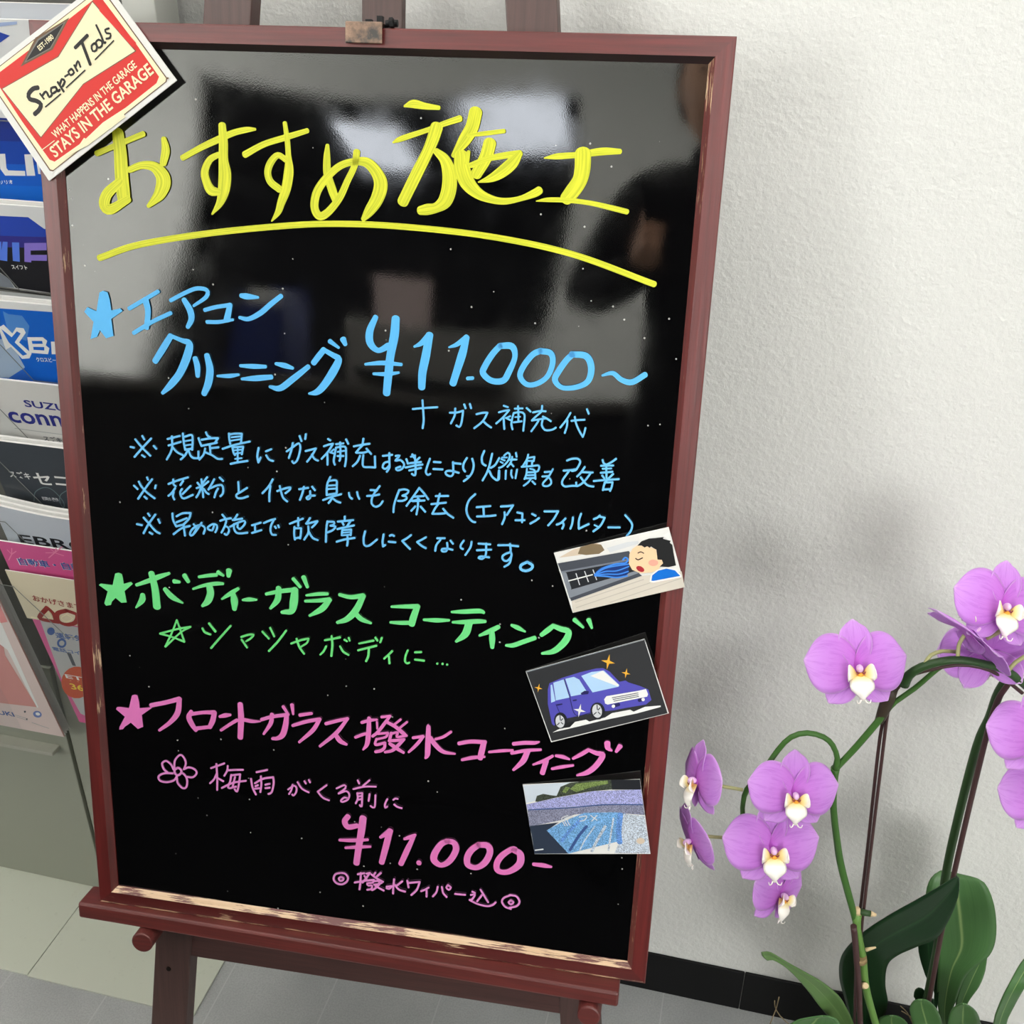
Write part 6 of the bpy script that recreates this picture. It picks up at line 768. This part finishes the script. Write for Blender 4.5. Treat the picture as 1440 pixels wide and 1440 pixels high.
def lip_mesh():
    bm = bmesh.new(); uvl = bm.loops.layers.uv.new('UVMap')
    def patch(fn, nu, nv, t0=0.0, t1=1.0):
        G = [[bm.verts.new(fn(i / nu, j / nv * 2 - 1)) for j in range(nv + 1)] for i in range(nu + 1)]
        for i in range(nu):
            for j in range(nv):
                f = bm.faces.new((G[i][j], G[i][j + 1], G[i + 1][j + 1], G[i + 1][j])); f.smooth = True
                for lp, (a, b) in zip(f.loops, ((i, j), (i, j + 1), (i + 1, j + 1), (i + 1, j))): lp[uvl].uv = (t0 + (t1 - t0) * a / nu, b / nv)
    # middle lobe: a spade hanging forward and down
    def mid(t, v):
        hw = (.034 + .056 * math.sin(PI * min(1, t * 1.1)) ** .8) * (1 - .6 * max(0, t - .6) / .4)
        return Vector((hw * v, -.045 - .20 * t, .05 + .10 * math.sin(t * 2.0) - .03 * v * v - .05 * t * t))
    patch(mid, 10, 8, .1, 1.0)
    # side lobes: two cupped wings standing up beside the column
    for s in (-1, 1):
        def side(t, v, s=s):
            b = .5 + .5 * v
            return Vector((s * (.03 + .066 * math.sin(t * PI * .62) + .012 * math.sin(PI * b) * t), -.088 + .115 * b * math.sin(PI * (.15 + .7 * t)) - .02 * t, .055 + .085 * t - .06 * t * t * (1 - b) + .02 * math.sin(PI * b)))
        patch(side, 9, 8, .12, .75)
    # the two thin tendrils at the tip
    for s in (-1, 1):
        tube(bm, [(s * .01, -.232, .08), (s * .026, -.262, .085), (s * .046, -.262, .1), (s * .052, -.24, .105)], [.008, .005, .004, .0025], 6)
    for f in bm.faces:
        if f.calc_center_median().y < -.236:
            for lp in f.loops: lp[uvl].uv = (.9, .5)
    for v in bm.verts: v.co = Vector((v.co.x * 1.3, (v.co.y + .03) * 1.34 - .03, v.co.z * 1.25))
    me = bpy.data.meshes.new('lip'); bm.to_mesh(me); bm.free(); me.materials.append(M_LIP)
    for p in me.polygons: p.use_smooth = True
    return me
LIP = lip_mesh()
COLUMN = blob('column', (0, -.012, .07), .04, (.82, 1.05, 1.5), M_COLUMN)
CALLUS = blob('callus', (0, -.075, .078), .032, (1.1, .8, 1.0), M_CALL)
bm = bmesh.new()
for s in (-1, 1): tube(bm, [(s * .012, -.055, .09), (s * .03, -.06, .105), (s * .045, -.04, .11)], [.005, .006, .003], 6)
STRIPES = bpy.data.meshes.new('stripe'); bm.to_mesh(STRIPES); bm.free(); STRIPES.materials.append(M_STRIPE)

def flower(spec, plant):
    nm, P, s, (X, Y, Z) = spec
    X, Y, Z = [Vector(a) * s for a in (X, Y, Z)]
    f = bpy.data.objects.new('flower', COLUMN); COL.objects.link(f); f.parent = plant
    M = Matrix(((X.x, Y.x, Z.x, P[0]), (X.y, Y.y, Z.y, P[1]), (X.z, Y.z, Z.z, P[2]), (0, 0, 0, 1)))
    f.matrix_parent_inverse = plant.matrix_world.inverted(); f.matrix_basis = M
    for n_, me in (('sepal', SEP_T), ('sepal', SEP_L), ('sepal', SEP_R), ('petal', PET_L), ('petal', PET_R), ('lip', LIP), ('callus', CALLUS), ('stripe', STRIPES)):
        o = bpy.data.objects.new(n_, me); COL.objects.link(o); o.parent = f
        if n_ in ('sepal', 'petal', 'lip'):
            sd = o.modifiers.new('thickness', 'SOLIDIFY'); sd.thickness = .006; sd.offset = -1
    return f

def leaf(key, m, plant, curl=.35):
    L, R = ORC['leaves'][key]
    Q = catmull([tuple(a) + tuple(b) for a, b in zip(L, R)], .006)
    bm = bmesh.new(); uvl = bm.loops.layers.uv.new('UVMap'); nv = 10; G = []
    camd = -_w
    for i, q in enumerate(Q):
        l, r = Vector(q[:3]), Vector(q[3:6]); w = (r - l).length
        G.append([(bm.verts.new(l.lerp(r, j / nv) + camd * (abs(j / nv - .5) * 2 - 1) * w * .18 * curl), i / (len(Q) - 1), j / nv) for j in range(nv + 1)])
    for i in range(len(G) - 1):
        for j in range(nv):
            qd = (G[i][j], G[i][j + 1], G[i + 1][j + 1], G[i + 1][j]); f = bm.faces.new([x[0] for x in qd]); f.smooth = True
            for lp, x in zip(f.loops, qd): lp[uvl].uv = (x[1], x[2])
    me = bpy.data.meshes.new('leaf'); bm.to_mesh(me); bm.free()
    o = link('leaf', me, m); attach(o, plant)
    sd = o.modifiers.new('thickness', 'SOLIDIFY'); sd.thickness = .0016; sd.offset = -1
    return o
def attach(o, plant):
    o.parent = plant; o.matrix_parent_inverse = plant.matrix_world.inverted()
def stem(name, pts, r, m, plant):
    bm = bmesh.new(); tube(bm, pts, r, 12)
    me = bpy.data.meshes.new(name); bm.to_mesh(me); bm.free()
    o = link(name, me, m); attach(o, plant); return o

S, K, D = ORC['stems'], ORC['stakes'], ORC['pedicels']
pA = empty('orchid_plant', Matrix.Translation((.392, -.2, .122)), 'orchid with drooping spray of purple flowers beside the menu board, dark arching leaf', 'orchid')
pB = empty('orchid_plant', Matrix.Translation((.452, -.18, .122)), 'orchid with tall straight stem and broad upright green leaf near the wall', 'orchid')
pC = empty('orchid_plant', Matrix.Translation((.502, -.2, .122)), 'orchid with one green leaf rising in the lower right corner', 'orchid')
for k, m, c in (('A', M_LEAFD, .5), ('B', M_LEAFL, .5), ('J', M_LEAFM, .5), ('K', M_LEAFM, .5)): leaf(k, m, pA, c)
for k, m, c in (('C', M_LEAFM, .45), ('D', M_LEAFM, .4), ('E', M_LEAFM, .6), ('F', M_LEAFM, .6), ('G', M_LEAFD, .3), ('I', M_LEAFD, .4)): leaf(k, m, pB, c)
leaf('H', M_LEAFM, pC, .6)
stem('flower_stem', S['left_low'], [.0036, .0036, .0038, .004, .0042, .0043, .0045], M_STEML, pA)
stem('flower_stem', S['left_main'], [.0032, .0034, .0036, .0034, .0033, .0034, .0042], M_STEM, pA)
stem('flower_stem', S['left_branch'], [.0036] + [.0026] * 8 + [.0024] * 4, M_STEM, pA)
stem('flower_stem', S['left_up'], [.0036, .003, .0031, .0031, .0028, .0024, .0024, .0022, .002], M_STEM, pA)
stem('stem_node', S['node'], [.004, .0058, .0046], M_NODE, pA)
stem('flower_stem', S['arch'], [.0052, .0042, .0038, .0036, .0035, .0035, .0036, .0036], M_STEMD, pA)
stem('cut_stub', [[0.3392, -0.2, 0.4436], [0.3496, -0.2, 0.4437]], [.0034, .003], M_STEMD, pA)
stem('cut_tip', [[0.3496, -0.2, 0.4437], [0.355, -0.2, 0.4435]], [.0031, .0014], M_CUT, pA)
stem('cut_tip', [S['left_low'][-1], [a + b for a, b in zip(S['left_low'][-1], (-.001, 0, .0065))]], [.0047, .002], M_CUT, pA)
stem('cut_tip', [[0.352, -0.207, 0.3989], [0.3607, -0.207, 0.4052]], [.0022, .0009], M_CUT, pA)
stem('cut_tip', [[0.358, -0.209, 0.3472], [0.3593, -0.213, 0.3528]], [.0036, .003], M_CUT, pA)
stem('tie', [[0.3482, -0.208, 0.3881], [0.35, -0.208, 0.3819]], [.0062, .0062], mat('raffia', (150, 128, 92), .7, .2), pA)
for k, r in (('s1', .0016), ('s2', .0016), ('s3', .0017), ('s4', .0032)): stem('stake', K[k], r, M_STAKE, pA)
stem('flower_stem', S['right_main'], [.0042, .0042, .0042, .004, .0042, .0042, .0042, .0044, .0046, .004, .003], M_STEMD, pB)
stem('stake', K['s5'], .0026, M_STAKE, pB)
for k in ('f7', 'f8', 'f8b', 'f11', 'f1', 'f3', 'f9', 'f10', 'f1b'): stem('flower_stalk', D[k], .0017, M_PED if k != 'f1b' else M_STEM, pA)
for k in ('f2', 'f4'): stem('flower_stalk', D[k], .0018, M_PED, pB)
for sp in ORC['flowers']: flower(sp, pB if sp[0] in ('R2', 'L4', 'R5', 'R6') else pA)
for k in ('r1', 'r2', 'r3', 'r4'): stem('aerial_root', D[k], .0006, mat('root_tan', (132, 116, 90), .7, .2), pA if k in ('r1', 'r2') else pB)
# pot below the picture's lower edge
pot = empty('flower_pot', Matrix.Translation((.445, -.2, 0)), 'round pale ceramic flower pot on the floor, holding the orchids below the leaves', 'flower pot')
bm = bmesh.new(); n_ = 40
prof = [(0, .0), (.066, .0), (.074, .012), (.09, .11), (.095, .135), (.09, .135), (.086, .11), (0, .11)]
rings = [[bm.verts.new((r * math.cos(2 * PI * i / n_), r * math.sin(2 * PI * i / n_), z)) for i in range(n_)] for r, z in prof[1:-1]]
for A, B in zip(rings, rings[1:]):
    for i in range(n_): bm.faces.new((A[i], A[(i + 1) % n_], B[(i + 1) % n_], B[i])).smooth = True
bm.faces.new(rings[0][::-1])
obj('bowl', bm, mat('pot_ceramic', (214, 208, 196), .35, .5), pot)
bm = bmesh.new(); cyl(bm, (0, 0, .1), (0, 0, .122), .0868, n=36); obj('bark', bm, mat('bark_brown', (72, 52, 38), .9, .2), pot)
